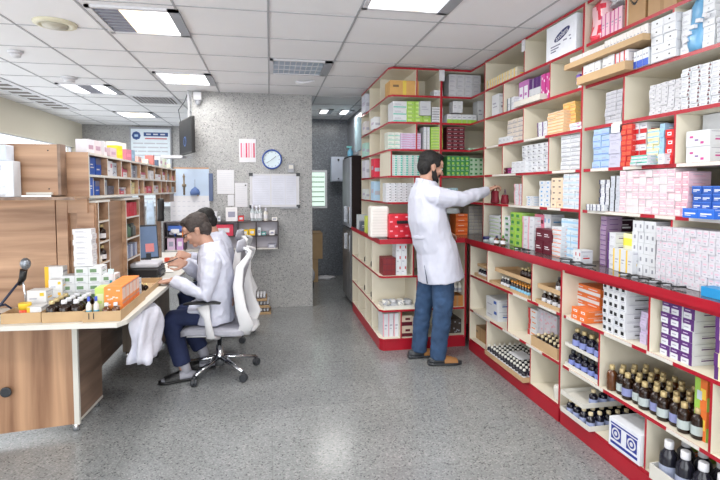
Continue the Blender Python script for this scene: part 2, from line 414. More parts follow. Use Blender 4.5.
# calendar with a generic minaret and dome
o = thing('wall_calendar', 'large calendar with sky, tower and dome picture above date rows', 'calendar', (-.93, 5.95, 1.35))
MB().box(-.20, .235, -.005, 0, -.33, .01, M_paper).obj('date_sheet', o)
mb = MB(); mb.box(-.16, .235, -.006, 0, .01, .325, mat('sky_print', (.74, .81, .90), .5, var=.12, scale=3))
mb.box(-.16, .235, -.008, 0, .322, .336, mat('wood_strip', (.78, .60, .44), .6))
mb.lathe([(.012, 0), (.012, .09), (.024, .10), (.024, .12), (.010, .13), (.010, .20), (.016, .21), (.002, .25)], mat('tower_print', (.52, .46, .38), .6), 10, (-.045, -.004, .02))
mb.lathe([(.052, 0), (.056, .03), (.045, .06), (.022, .08), (.002, .095)], mat('dome_print', (.32, .42, .62), .6), 16, (.075, -.004, .02))
mb.box(.10, .115, -.012, -.006, .01, .05, mat('gold_print', (.80, .66, .30), .5)); mb.box(.074, .077, -.008, -.006, .11, .20, M_inkd)
mb.obj('picture', o)
mb = MB()
for i in range(5):
    for j in range(7): mb.box(-.175 + j * .055, -.145 + j * .055, -.006, -.005, -.06 - i * .055, -.052 - i * .055, M_ink)
mb.obj('date_rows', o)
tag(MB().box(-.70, -.655, 5.94, 5.962, 1.30, 1.62, mat('blue_folder', (.32, .38, .52), .5)).obj('hanging_folder'), 'narrow blue strip hanging at the right edge of the calendar', 'folder')
# wall rack full of leaflets and small packs
M_rack = mat('dark_rack', (.30, .27, .28), .5)
o = thing('wall_rack', 'dark framed open wall rack behind the two seated pharmacists', 'rack', (-.51, 5.83, 0))
for z in (1.062, .895, .745): MB().box(-.66, .60, -.06, .13, z - .006, z + .006, M_rack if z > .75 else mat('rack_base', (.84, .82, .80), .5)).obj('board', o)
for x in (-.66, -.44, -.15, .145, .35, .60): MB().box(x - .006, x + .006, -.06, .13, .739, 1.062, M_rack).obj('divider', o)
MB().box(-.66, .60, .066, .08, .739, 1.062, mat('rack_back', (.78, .76, .80), .5)).obj('back_panel', o)
Z = {1: 1.069, 2: .902, 3: .752}
RK = [('leaflet', -1.13, -.98, 2, .11, (.25, .40, .72), 'blue leaflets in the rack nearest the calendar'), ('leaflet', -1.14, -1.06, 3, .12, (.85, .75, .85), 'pale pink leaflet low in the rack nearest the calendar'),
      ('medicine_pack', -1.13, -1.06, 2, .06, (.95, .93, .90), 'cream pack under the blue leaflets'), ('medicine_pack', -1.05, -.965, 2, .055, (.93, .50, .18), 'orange pack under the blue leaflets'),
      ('leaflet', -1.04, -.97, 3, .12, (.80, .62, .82), 'mauve leaflet low in the rack'),
      ('leaflet', -.63, -.42, 2, .115, (.85, .25, .35), 'red booklet in the rack behind the grey headrest'), ('medicine_pack', -.345, -.25, 2, .06, (.95, .80, .15), 'bright yellow pack in the rack, first of two'), ('medicine_pack', -.24, -.175, 2, .065, (.95, .76, .20), 'golden yellow pack beside bright yellow pack'),
      ('leaflet', -.35, -.25, 3, .12, (.18, .20, .26), 'dark booklet under the yellow packs'),
      ('medicine_pack', -.145, -.11, 2, .08, (.90, .93, .95), 'white tube upright in the right part of rack'), ('medicine_pack', -.10, -.05, 2, .035, (.30, .60, .58), 'teal small pack in the right part of rack'), ('medicine_pack', -.01, .05, 2, .05, (.92, .90, .90), 'white little box in the right part of rack'),
      ('medicine_pack', -.03, .06, 3, .04, (.60, .60, .66), 'grey low pack on the lowest rack board'),
      ('medicine_pack', -.66, -.60, 1, .10, (.90, .90, .92), 'white square box on rack top at far end'), ('medicine_pack', -.59, -.56, 1, .05, (.86, .88, .90), 'tiny white pack on rack top'), ('medicine_pack', -.50, -.37, 1, .14, (.90, .89, .90), 'tall white box on rack top under narrow sheet'), ('medicine_pack', -.36, -.30, 1, .055, (.82, .22, .22), 'small red box on rack top'),
      ('medicine_pack', .02, .08, 1, .035, (.90, .88, .86), 'low white pack at the end of rack top')]
for nm, a, b, r, h, c, lb in RK:
    mb = MB(); y0 = 5.785
    h *= 1.12; mb.box(a, b, y0, y0 + .08, Z[r], Z[r] + h, cm(c)); mb.box(a + (b - a) * .2, b - (b - a) * .2, y0 - .001, y0, Z[r] + h * .3, Z[r] + h * .7, M_paper if sum(c) < 2.4 else cm((.6, .6, .68)))
    tag(mb.obj(nm), lb, 'pack', 'packs on the wall rack')
def pump_bottle(x, y, z, h, r, c, lb, m=None, rootname='plastic_bottle'):
    o = thing(rootname, lb, 'bottle', (x, y, z))
    MB().lathe([(r * .9, 0), (r, .006), (r, h * .6), (r * .45, h * .75), (r * .35, h * .80)], m or M_clear, 12).obj('body', o)
    MB().lathe([(r * .45, h * .78), (r * .45, h), (r * .2, h * 1.02)], cm(c), 10).obj('cap', o)
    MB().lathe([(r * 1.02, h * .18), (r * 1.02, h * .5)], M_paper, 12, cap=False).obj('label', o)
    return o
for i, x in enumerate((-.20, -.155, -.115, -.05)):
    pump_bottle(x, 5.81, 1.0685, (.19, .17, .18, .15)[i], .026, (.85, .85, .9), ('clear', 'low clear', 'slim clear', 'white capped')[i] + ' bottle on the rack top under the white board', M_clear if i < 3 else M_wt)
# poster on the far wall
o = thing('information_poster', 'white information poster with blue emblem and heading on far wall', 'poster', (-2.08, 9.36, 1.95))
MB().box(-.36, .345, -.02, 0, -.85, .58, M_grey).obj('frame', o)
mb = MB(); mb.box(-.335, .32, -.024, -.018, -.83, .55, mat('poster_sheet', (.88, .92, .95), .5))
bl = mat('poster_blue', (.20, .32, .55), .5)
mb.box(-.12, .29, -.026, -.024, .42, .49, bl)
for k in range(3): mb.box(-.08 + k * .12, .0 + k * .12, -.027, -.026, .445, .468, M_paper)
mb.box(-.1, .27, -.026, -.024, .37, .39, mat('poster_red', (.75, .35, .40), .5))
mb.lathe([(.075, .018), (.075, .026)], bl, 8, (-.245, 0, .43), T=None)
for v in range(len(mb.v) - 16, len(mb.v)):
    x, y, z = mb.v[v]; mb.v[v] = (x, -(z - .43), .43 + y)
mb.box(-.275, -.215, -.028, -.026, .41, .45, mat('poster_pale', (.7, .8, .9), .5))
lines(mb, -.30, .28, -.024, -.8, .33, 16, M_ink, 5, 3, .3)
mb.obj('sheet', o)
# trays of small bottles piled on the floor against the granite wall
def bottle_mesh(r, h, m, capm, lab, name='bottle', n=10):
    mb = MB(); mb.lathe([(r * .92, 0), (r, h * .03), (r, h * .58), (r * .5, h * .74), (r * .4, h * .80)], m, n)
    mb.lathe([(r * .52, h * .78), (r * .52, h), (r * .3, h * 1.01)], capm, n)
    if lab: mb.lathe([(r * 1.03, h * .12), (r * 1.03, h * .5)], lab, n, cap=False)
    return mb.mesh(name)
def tray(x0, x1, y0, y1, z, h, m, lb, name='cardboard_tray', t=.004, cat='tray', group=None):
    cx, cy = (x0 + x1) / 2, (y0 + y1) / 2; a, b = (x1 - x0) / 2, (y1 - y0) / 2
    mb = MB(); mb.box(-a, a, -b, b, 0, t, m); mb.box(-a, a, -b, -b + t, t, h, m); mb.box(-a, a, b - t, b, t, h, m); mb.box(-a, -a + t, -b + t, b - t, t, h, m); mb.box(a - t, a, -b + t, b - t, t, h, m)
    return tag(mb.obj(name, loc=(cx, cy, z)), lb, cat, group)
ORD = ['first', 'second', 'third', 'fourth', 'fifth', 'sixth', 'seventh', 'eighth', 'ninth', 'tenth', 'eleventh', 'twelfth', 'thirteenth', 'fourteenth', 'fifteenth', 'sixteenth']
def bottles(me, pts, look, where, group, name='medicine_bottle'):
    for i, p in enumerate(pts):
        o = bpy.data.objects.new(name, me); COL.objects.link(o); o.location = p; o.rotation_euler = (0, 0, random.uniform(0, 6))
        tag(o, '%s, %s in %s' % (look, ORD[i] if i < 16 else 'another', where), 'bottle', group)
def split_bottle(r, h, m, capm, labm, name, n=14, prof=None):
    """thing made of body mesh with cap and label children"""
    root = bpy.data.objects.new(name, None)
    mb = MB(); mb.lathe(prof or [(r * .9, 0), (r, h * .03), (r, h * .60), (r * .85, h * .68), (r * .42, h * .76), (r * .38, h * .84)], m, n); me1 = mb.mesh(name + '_body')
    mb = MB(); mb.lathe([(r * .5, h * .82), (r * .52, h * .84), (r * .5, h), (r * .42, h * 1.01)], capm, n); me2 = mb.mesh('cap')
    me3 = None
    if labm: mb = MB(); mb.lathe([(r * 1.015, h * .14), (r * 1.015, h * .44)], labm, n, cap=False); me3 = mb.mesh('label')
    return (me1, me2, me3)
def put_bottles(mes, pts, look, where, group, name='medicine_bottle', names=None):
    for i, p in enumerate(pts):
        o = bpy.data.objects.new(name, None); COL.objects.link(o); o.location = p; o.rotation_euler = (0, 0, random.uniform(0, 6)); o.empty_display_size = .02
        tag(o, names[i] if names else '%s, %s %s' % (look, ORD[i] if i < 16 else 'another', where), 'bottle', group)
        for me, nm in zip(mes, ('body', 'cap', 'label')):
            if me:
                c = bpy.data.objects.new(nm, me); COL.objects.link(c); c.parent = o
q = MB(); q.lathe([(.016, 0), (.016, .03)], mat('navy_glass', (.06, .06, .13), .1), 10).lathe([(.0165, .006), (.0165, .022)], M_paper, 10, cap=False).lathe([(.012, .03), (.013, .032), (.013, .056), (.010, .06)], M_white, 10); fb = q.mesh('small_bottle')
for k in range(3):
    z = .001 + k * .078; n = (8, 8, 7)[k]
    tray(-.31, .0 - k * .02 if k < 2 else -.045, 5.66, 5.92, z, .03, M_card, ('lowest', 'middle', 'topmost')[k] + ' cardboard tray of small bottles on the floor')
    pts = [(-.29 + i * .036, 5.685 + j * .05, z + .005) for i in range(n) for j in range(5)]
    bottles(fb, pts[:n * 5], 'little white capped bottle', ('lowest', 'middle', 'topmost')[k] + ' floor tray', 'little bottles in the %s floor tray' % ('lowest', 'middle', 'topmost')[k], 'small_bottle')

# ---------------------------------------------------------------- corridor
o = thing('tall_cabinet', 'tall dark cabinet with shiny striped doors in the corridor', 'cabinet', (.955, 5.82, 0))
Mdk = mat('dark_brown_laminate', (.13, .09, .09), .7, spec=.2); Mst = mat('silver_door', (.60, .62, .66), .45, .2); Mgr = mat('grey_door', (.42, .42, .43), .3, .2)
MB().box(.012, .295, 0, .62, .95, 1.84, Mdk).obj('upper_body', o)
MB().box(.012, .295, 0, .62, .06, .94, Mgr).obj('lower_body', o)
for z0, z1, m in ((.97, 1.82, Mst), (.08, .93, Mgr)):
    for i in range(2):
        d = MB().box(-.008, .012, .005 + i * .31, .30 + i * .31, z0, z1, m).obj('door', o)
        MB().box(-.03, -.008, .03 + i * .31, .045 + i * .31, z0 + .05 if z0 > .5 else z1 - .25, z0 + .25 if z0 > .5 else z1 - .05, M_chrome).obj('handle', d)
MB().box(.03, .295, .02, .61, 0, .06, M_dgrey).obj('plinth', o)
o = thing('spray_bottle', 'light blue spray bottle on top of the tall dark cabinet', 'bottle', (.98, 6.0, 1.841))
MB().lathe([(.03, 0), (.034, .01), (.034, .06), (.014, .085), (.012, .1)], mat('spray_blue', (.45, .72, .85), .3), 14).obj('body', o)
MB().box(-.045, .02, -.011, .011, .10, .125, mat('spray_head', (.50, .80, .80), .3)).obj('nozzle', o, bevel=.003)
tag(MB().box(1.08, 1.18, 5.86, 5.98, 1.841, 1.90, M_wt).obj('white_carton'), 'small white carton on top of the tall dark cabinet', 'box')
o = struct(MB().box(.50, .92, 7.985, 8.0, 1.12, 1.74, M_white).obj('window_2'))
MB().box(.53, .88, 7.975, 7.985, 1.16, 1.70, emis('daylit_pane', (.86, .95, .90), 1.5)).obj('pane', o)
mb = MB()
for i in range(6): mb.box(.54, .87, 7.965, 7.975, 1.22 + i * .08, 1.235 + i * .08, mat('blind_green', (.55, .66, .56), .5))
mb.obj('blind', o)
o = thing('electric_cabinet', 'grey metal electric cabinet mounted on the corridor end wall', 'electric box', (1.085, 7.98, 1.75))
MB().box(-.12, .10, -.15, 0, -.20, .20, mat('panel_grey', (.66, .70, .76), .4)).obj('case', o, bevel=.006)
MB().box(-.105, .085, -.158, -.15, -.185, .185, mat('panel_grey2', (.70, .73, .79), .35)).obj('door', o)
MB().lathe([(.016, 0), (.016, .02)], M_black, 10, T=Matrix.Translation((.0, -.158, .15)) @ R2(PI / 2, 'X')).obj('knob', o)
MB().lathe([(.012, 0), (.012, .02)], M_black, 10, T=Matrix.Translation((.0, -.158, -.15)) @ R2(PI / 2, 'X')).obj('lock', o)
for x0, x1, y, z0, z1, lb in ((.51, .79, 7.5, .36, .76, 'brown carton stacked on top in the corridor'), (.51, .72, 7.5, .0, .355, 'lower carton on the corridor floor under another')):
    o = thing('brown_carton', lb, 'carton', ((x0 + x1) / 2, y + .2, z0)); w = (x1 - x0) / 2
    MB().box(-w, w, -.2, .2, 0, z1 - z0, M_card).obj('body', o); MB().box(-w, w, -.203, .203, (z1 - z0) * .99, (z1 - z0) * 1.006, cm((.62, .50, .36))).obj('lid', o)
mb = MB(); mb.ball((.58, 7.36, .13), (.08, .09, .13), M_white, 10); tag(mb.obj('plastic_sack'), 'white plastic sack on the corridor floor before the cartons', 'sack')
mb = MB(); mb.ball((.56, 6.9, .08), (.045, .06, .08), M_black, 10); tag(mb.obj('black_bag'), 'small black bag at the corner of the granite wall', 'bag')
mb = MB(); r = random.Random(3)
mb.ring_loft([[(.84 + .17 * q * math.cos(t) * (1 + .2 * math.sin(3 * t)), 7.75 + .10 * q * math.sin(t) * (1 + .25 * math.cos(5 * t)), z + .004 * math.sin(7 * t)) for t in [2 * PI * j / 24 for j in range(24)]] for q, z in ((1, .005), (.97, .03), (.6, .045), (.2, .04))], M_white)
tag(mb.obj('floor_cloth'), 'crumpled white cloth lying on the corridor floor', 'cloth')
o = struct(MB().box(1.25, 1.262, 6.35, 7.25, 1.95, 2.5, M_grey).obj('window_3')); MB().box(1.244, 1.25, 6.40, 7.20, 1.98, 2.46, mat('frosted_glass', (.62, .72, .76), .15)).obj('pane', o)
# ================================================================ SHELVING
T9 = .018
def shelf_unit(name, label, cat, face, a0, a1, f, back, zs, rows, z_bot, z_top, sides=(1, 1), plinth=False, loc=None, strips=()):
    """open shelving; face 'R': front plane x=f, runs along y from a0 (far) to a1 (near); face 'B': front plane y=f, runs along x.
    zs: board tops from the top down (first = underside unit top); rows: divider positions per row"""
    cx = (a0 + a1) / 2
    o = thing(name, label, cat, (f, cx, 0) if face == 'R' else (cx, f, 0))
    def B(p0, p1, q0, q1, z0, z1, m, edge=None, nm='board'):
        # p along run, q depth from face
        mb = MB()
        if face == 'R':
            mb.box(q0, q1, p0 - cx, p1 - cx, z0, z1, m, fm={'-x': edge} if edge else None)
        else:
            mb.box(p0 - cx, p1 - cx, q0, q1, z0, z1, m, fm={'-y': edge} if edge else None)
        return mb.obj(nm, o)
    lo, hi = min(a0, a1), max(a0, a1); D = back - f
    B(lo, hi, D - .012, D, z_bot, z_top, M_cream, None, 'back_panel')
    for i, z in enumerate(zs):
        B(lo + T9 / 2, hi - T9 / 2, 0, D - .012, z - T9, z, M_cream, M_red, 'board')
    for s, e in ((lo, sides[0]), (hi, sides[1])):
        if e: B(s - T9 / 2 if s == lo else s - T9 / 2, s + T9 / 2, -.002, D, z_bot, z_top, M_cream, M_red, 'side_panel')
    for i, dv in enumerate(rows):
        for p in dv: B(p - .006, p + .006, .001, D - .012, zs[i + 1] if i + 1 < len(zs) else z_bot, zs[i] - T9, M_cream, M_red, 'divider')
    if plinth: B(lo, hi, -.004, .015, 0.001, z_bot - .001, M_red, None, 'plinth')
    for (p0, p1, z) in strips:
        B(p0, p1, -.004, 0, z - .017, z - .001, M_wt, None, 'price_strip')
    return o
RU = [2.554, 2.304, 2.059, 1.809, 1.564, 1.319]
B1 = [[3.40], [3.726, 3.054], [3.40], [3.726, 3.054], [3.40], [3.726]]
shelf_unit('wall_shelf', 'red edged cream wall shelves holding the carton with oval logo', 'shelf unit', 'R', 4.07, 2.697, 1.86, 2.225, RU, B1, 1.001, 2.555, (1, 1),
           strips=[(3.80, 4.02, 1.809), (3.1, 3.38, 1.809), (2.75, 3.0, 1.564), (3.5, 3.9, 1.564), (3.15, 3.6, 1.319), (2.9, 3.05, 1.319)])
B2 = [[2.345, 1.69], [2.03], [2.345, 1.69], [2.0], [1.69], [2.0]]
shelf_unit('wall_shelf', 'red edged cream wall shelves holding the pink and blue boxes', 'shelf unit', 'R', 2.679, 1.364, 1.86, 2.225, RU, B2, 1.001, 2.555, (1, 0),
           strips=[(2.35, 2.42, 1.809), (2.2, 2.33, 1.564), (2.45, 2.6, 1.564), (1.5, 1.98, 1.564), (2.2, 2.62, 1.319), (1.98, 2.1, 1.319), (1.5, 1.9, 1.319)])
# base units under the wall counter
BU = [.990, .681, .373]
zt = .955
shelf_unit('base_shelf', 'low cream base shelves with red edges below the wall counter corner', 'shelf unit', 'R', 4.09, 2.697, 1.75, 2.23, [.956, .681, .373, .108], [[3.746, 3.047], [3.381], [3.746, 3.047]], .09, .956, (1, 1), plinth=True,
           strips=[(3.68, 4.0, .373), (3.2, 3.45, .373), (2.75, 2.95, .681), (2.9, 3.1, .373), (3.1, 3.3, .681)])
shelf_unit('base_shelf', 'low cream base shelves holding the brown bottles', 'shelf unit', 'R', 2.679, 1.364, 1.75, 2.23, [.956, .681, .373, .108], [[1.995], [2.341, 1.655], [1.995]], .09, .956, (1, 0), plinth=True,
           strips=[(2.5, 2.64, .681), (2.1, 2.3, .681), (1.85, 2.0, .681), (2.3, 2.6, .373), (1.7, 1.87, .373)])
# end unit: base with front and open left side
def slab(mb, x0, x1, y0, y1, z0, z1, m, edge, ch=0):
    """board with a chamfered near left corner; red front and left edges"""
    P = [(x0 + ch, y0), (x1, y0), (x1, y1), (x0, y1), (x0, y0 + ch * 1.6)] if ch else [(x0, y0), (x1, y0), (x1, y1), (x0, y1)]
    n = len(P); mb.quad([(x, y, z1) for x, y in P], m); mb.quad([(x, y, z0) for x, y in reversed(P)], m)
    for i in range(n):
        a, b = P[i], P[(i + 1) % n]
        front = i == 0 or i >= n - 2
        mb.quad([(a[0], a[1], z0), (b[0], b[1], z0), (b[0], b[1], z1), (a[0], a[1], z1)], edge if front else m)
o = thing('end_base_shelf', 'low cream end base shelves behind the legs of standing man', 'shelf unit', (.95, 4.18, 0))
x0, y0 = .95, 4.18
def EB(nm, *b, m=M_cream, fm=None): return MB().box(b[0] - x0, b[1] - x0, b[2] - y0, b[3] - y0, b[4], b[5], m, fm).obj(nm, o)
for z in (.671, .367, .108):
    mb = MB(); slab(mb, 0, .80, 0, 1.50, z - T9, z, M_cream, M_red, .03); mb.obj('board', o)
mb = MB(); slab(mb, .004, .80, .004, 1.50, .001, .089, M_red, M_red, .03); mb.obj('plinth', o)
EB('back_panel', .955, 1.75, 4.56, 4.58, .109, .955)
EB('side_panel', 1.735, 1.753, 4.176, 4.56, .09, .955, fm={'-y': M_red})
for x, z0, z1 in ((1.245, .671, .955), (1.28, .367, .653), (1.135, .108, .349)):
    EB('divider', x, x + .012, 4.181, 4.56, z0, z1 , fm={'-y': M_red})
for y in (4.87, 5.28, 5.665):
    EB('divider', .951, 1.24, y, y + .015, .109, .955)
EB('back_panel', 1.24, 1.255, 4.58, 5.68, .109, .955)
# end unit: upper
o = thing('end_wall_shelf', 'tall cream and red end shelves above the white counter box', 'shelf unit', (1.08, 4.40, 0))
x0, y0 = 1.08, 4.40
for z in RU:
    mb = MB(); slab(mb, 0, .79, 0, 1.4, z - T9, z, M_cream, M_red, .03); mb.obj('board', o)
EB('side_panel', 1.565, 1.587, 4.396, 4.85, 1.001, 2.536, fm={'-y': M_red})
EB('back_panel', 1.10, 2.22, 4.85, 4.865, 1.001, 2.536)
for x, i in ((1.335, 0), (1.335, 2), (1.095, 3), (1.32, 4)):
    EB('divider', x, x + .012, 4.401, 4.85, RU[i + 1] if i < 5 else 1.0, RU[i] - T9, fm={'-y': M_red})
for y, zz in ((5.30, None), (5.775, None)):
    EB('divider', 1.081, 1.235, y, y + .014, 1.001, 2.536)
EB('back_panel', 1.235, 1.25, 4.865, 5.79, 1.001, 2.536)
for i in range(6):
    z = RU[i]
    mb = MB(); P = [(1.87, 4.40), (1.87, 4.085), (2.22, 4.085), (2.22, 4.85), (1.87, 4.85)]
    Q = [(a - x0, b - y0) for a, b in P]
    mb.quad([(a, b, z) for a, b in Q], M_cream); mb.quad([(a, b, z - T9) for a, b in reversed(Q)], M_cream)
    mb.quad([(Q[1][0], Q[1][1], z - T9), (Q[0][0], Q[0][1], z - T9), (Q[0][0], Q[0][1], z), (Q[1][0], Q[1][1], z)], M_red)
    mb.obj('corner_board', o)
# counters
Mtop = mat('counter_top_glass', (.34, .30, .30), .12, var=.1, spec=.6)
mb = MB(); P = [(.94, 4.165), (1.73, 4.165), (1.73, 1.30), (2.235, 1.30), (2.235, 4.74), (1.24, 4.74), (1.24, 5.68), (.94, 5.68)]
mb.quad([(x, y, 1.0) for x, y in P], Mtop); mb.quad([(x, y, .957) for x, y in reversed(P)], M_cream)
for i in range(8):
    a, b = P[i], P[(i + 1) % 8]; mb.quad([(a[0], a[1], .957), (b[0], b[1], .957), (b[0], b[1], 1.0), (a[0], a[1], 1.0)], M_red)
tag(mb.obj('counter_top'), 'long red edged L shaped counter top along the wall shelves', 'counter')

# ---------------------------------------------------------------- boxes
CACHE = {}
def box_mesh(w, d, h, st, c1, c2, name):
    key = (round(w, 4), round(d, 3), round(h, 4), st, c1, c2)
    if key in CACHE: return CACHE[key]
    f_ = lambda c: tuple(x * .93 for x in c) if min(c) > .75 else c; a, b, e = cm(f_(c1)), cm(c2), .0005; mb = MB(); hw, hd = w / 2, d / 2
    mb.box(-hw, hw, -hd, hd, 0, h, a)
    def F(u0, u1, v0, v1, m, k=1): mb.box(-hw + w * u0, -hw + w * u1, -hd - e * k, -hd, h * v0, h * v1, m)
    g = cm((.62, .62, .68)) if sum(c1) > 1.6 else cm((.88, .88, .9))
    # tuck flap lines on the near end and a line of print on top
    mb.box(hw, hw + e, -hd * .9, hd * .9, h * .86, h * .90, g)
    mb.box(hw, hw + e, -hd * .6, hd * .5, h * .35, h * .45, b)
    mb.box(hw, hw + e, -hd * .6, hd * .2, h * .55, h * .60, g)
    if st in ('plain', 'lines', 'bar'):
        F(.15, .6, .55, .62, g); F(.15, .75, .40, .45, g)
    if st == 'lines': F(.04, .96, .10, .26, b)
    if st == 'bar': F(.15, .8, .12, .26, g); F(.1, .35, .6, .8, b)
    if st == 'left': F(0, .22, 0, 1, b); F(.35, .8, .5, .56, g); F(.35, .7, .38, .42, g)
    if st == 'top': F(0, 1, .62, 1, b); F(.15, .7, .3, .38, g)
    if st == 'bot': F(0, 1, 0, .42, b); F(.2, .8, .62, .72, g)
    if st == 'band': F(0, 1, .30, .62, b); F(.2, .7, .74, .82, g)
    if st == 'full': F(.14, .86, .2, .8, b); F(.25, .7, .45, .55, a, 2)
    if st == 'dots':
        r = random.Random(4)
        for i in range(9): u, v = r.uniform(.05, .8), r.uniform(.05, .85); F(u, u + .14, v, v + .09, b)
    if st == 'dot': F(.36, .64, .33, .67, b)
    if st == 'dot2': F(.44, .56, .42, .58, b); F(.1, .9, .04, .07, g)
    if st == 'corner': F(.66, .88, .55, .82, b); F(.12, .5, .3, .38, g)
    if st == 'rcorner': F(.72, .92, .15, .55, b); F(.76, .88, .62, .85, cm((.2, .2, .24))); F(.1, .55, .45, .55, g); F(.1, .5, .25, .3, g)
    if st == 'wcirc': F(.25, .75, .3, .7, b); F(.35, .65, .42, .58, a, 2)
    if st == 'pmark': F(.15, .3, .55, .68, b); F(.38, .52, .35, .45, cm((.5, .35, .6))); F(.62, .75, .15, .3, b)
    if st == 'bmark': F(.25, .6, .35, .6, cm((.45, .42, .42)) if w > 0 else b)
    if st == 'pinky': F(.06, .94, .10, .80, b); F(.12, .6, .5, .68, a, 2); F(.12, .88, .18, .36, cm((.95, .90, .91)), 2)
    if st == 'wline': F(.15, .85, .42, .56, b); F(.15, .55, .25, .32, b); F(0, 1, .9, .97, cm((.30, .50, .85)))
    if st == 'gmark': F(.12, .62, .32, .74, b); F(.2, .8, .14, .2, g)
    if st == 'ylw': F(0, 1, .35, .75, cm((.93, .88, .30)))
    if st == 'rdots': F(.2, .8, .52, .72, b); F(.35, .7, .25, .38, g)
    if st == 'tealy': F(.55, .92, .15, .85, b); F(.1, .45, .4, .55, g)
    if st == 'ptop': F(0, 1, .52, 1, b); F(.72, 1, 0, .52, b); F(.14, .6, .70, .78, cm((.75, .7, .8)), 2); F(.12, .5, .2, .3, g)
    if st == 'rstr': F(0, .25, 0, 1, b); F(.4, .8, .4, .6, cm((.85, .5, .2)))
    if st == 'ogrn':
        F(0, .45, 0, 1, b); F(.5, .9, .35, .7, cm((.95, .8, .3))); F(.2, .6, .3, .6, cm((.75, .8, .85)), 2)
        mb.box(hw, hw + e * 2, -hd, hd, 0, h * .45, b)
    if st == 'mgrid':
        for i in range(3):
            F(.33 * i + .29, .33 * i + .32, 0, 1, b)
            F(0, 1, .33 * i + .29, .33 * i + .33, b)
    if st == 'rside': F(0, .9, .1, .45, b); F(.3, .7, .6, .8, b)
    if st in ('tape',):
        F(.44, .56, 0, 1, b if c2 != (.07, .07, .09) else cm((.60, .46, .30))); mb.box(-w * .06, w * .06, -hd, hd, h, h + e, b if c2 != (.07, .07, .09) else cm((.60, .46, .30)))
        F(.1, .3, .55, .7, cm((.45, .36, .25)))
    if st == 'smile':
        n = 10
        for i in range(n):
            t0, t1 = i / n, (i + 1) / n
            u0, u1 = .22 + .56 * t0, .22 + .56 * t1; v0 = .66 - .22 * math.sin(PI * (t0 + t1) / 2)
            F(u0, u1, v0 - .03, v0 + .03, b)
        F(.06, .2, .3, .75, cm((.62, .50, .36)))
    me = mb.mesh(name); CACHE[key] = me; return me
LEV = {1: ['only row'], 2: ['lower row', 'upper row'], 3: ['bottom row', 'middle row', 'top row']}
CN = ['one', 'two', 'three', 'four', 'five', 'six', 'seven', 'eight', 'nine', 'ten', 'eleven', 'twelve']
def grid_label(look, where, i, j, nc, nr):
    if nc == 1 and nr == 1: return '%s, %s' % (look, where)
    a = []
    if nc > 1: a.append('column %s' % CN[i] if nc > 2 else ('left one', 'right one')[i])
    if nr > 1: a.append('bottom row' if j == 0 else 'top row' if j == nr - 1 else 'row %s' % CN[j])
    n = lambda t: len(t.replace(',', ' ').split())
    for w in (where, where.split(',')[0], ' '.join(where.split()[:4])):
        t = '%s, %s, %s' % (look, ' '.join(a), w)
        if n(t) <= 16: break
    return t
def stack(face, z, a0, a1, nc, nr, H, d, st, c1, c2, kind, look, where, sb, f=None, missing=()):
    f = f if f is not None else {'R': 1.86, 'L': 1.75, 'B': 4.40, 'b': 4.18}[face]
    W = abs(a1 - a0); w = W / nc; h = H / nr; group = '%s: %s' % (look, where)
    jit = .0 if nc * nr == 1 else 1.
    for i in range(nc):
        for j in range(nr):
            if (i, j) in missing: continue
            s_, a_, b_ = st, c1, c2
            if st == 'pinky' and random.random() < .4: s_ = 'full'; a_, b_ = ((.88, .74, .78), (.93, .90, .91)) if random.random() < .4 else ((.92, .89, .90), (.88, .82, .85))
            if st == 'rdots' and random.random() < .3: s_ = 'corner'
            me = box_mesh(w - .0022, d, h - .0006, s_, a_, b_, kind)
            o = bpy.data.objects.new(kind, me); COL.objects.link(o)
            p = a0 + (a1 - a0) * (i + .5) / nc
            q = f + sb + d / 2 + random.uniform(0, .008) * jit
            ang = random.uniform(-.012, .012) * jit
            if face in 'RL': o.location = (q, p, z + j * h + .0004); o.rotation_euler = (0, 0, -PI / 2 + ang)
            else: o.location = (p, q, z + j * h + .0004); o.rotation_euler = (0, 0, ang)
            tag(o, grid_label(look, where, i, j, nc, nr), 'box', group if nc * nr > 1 else None)
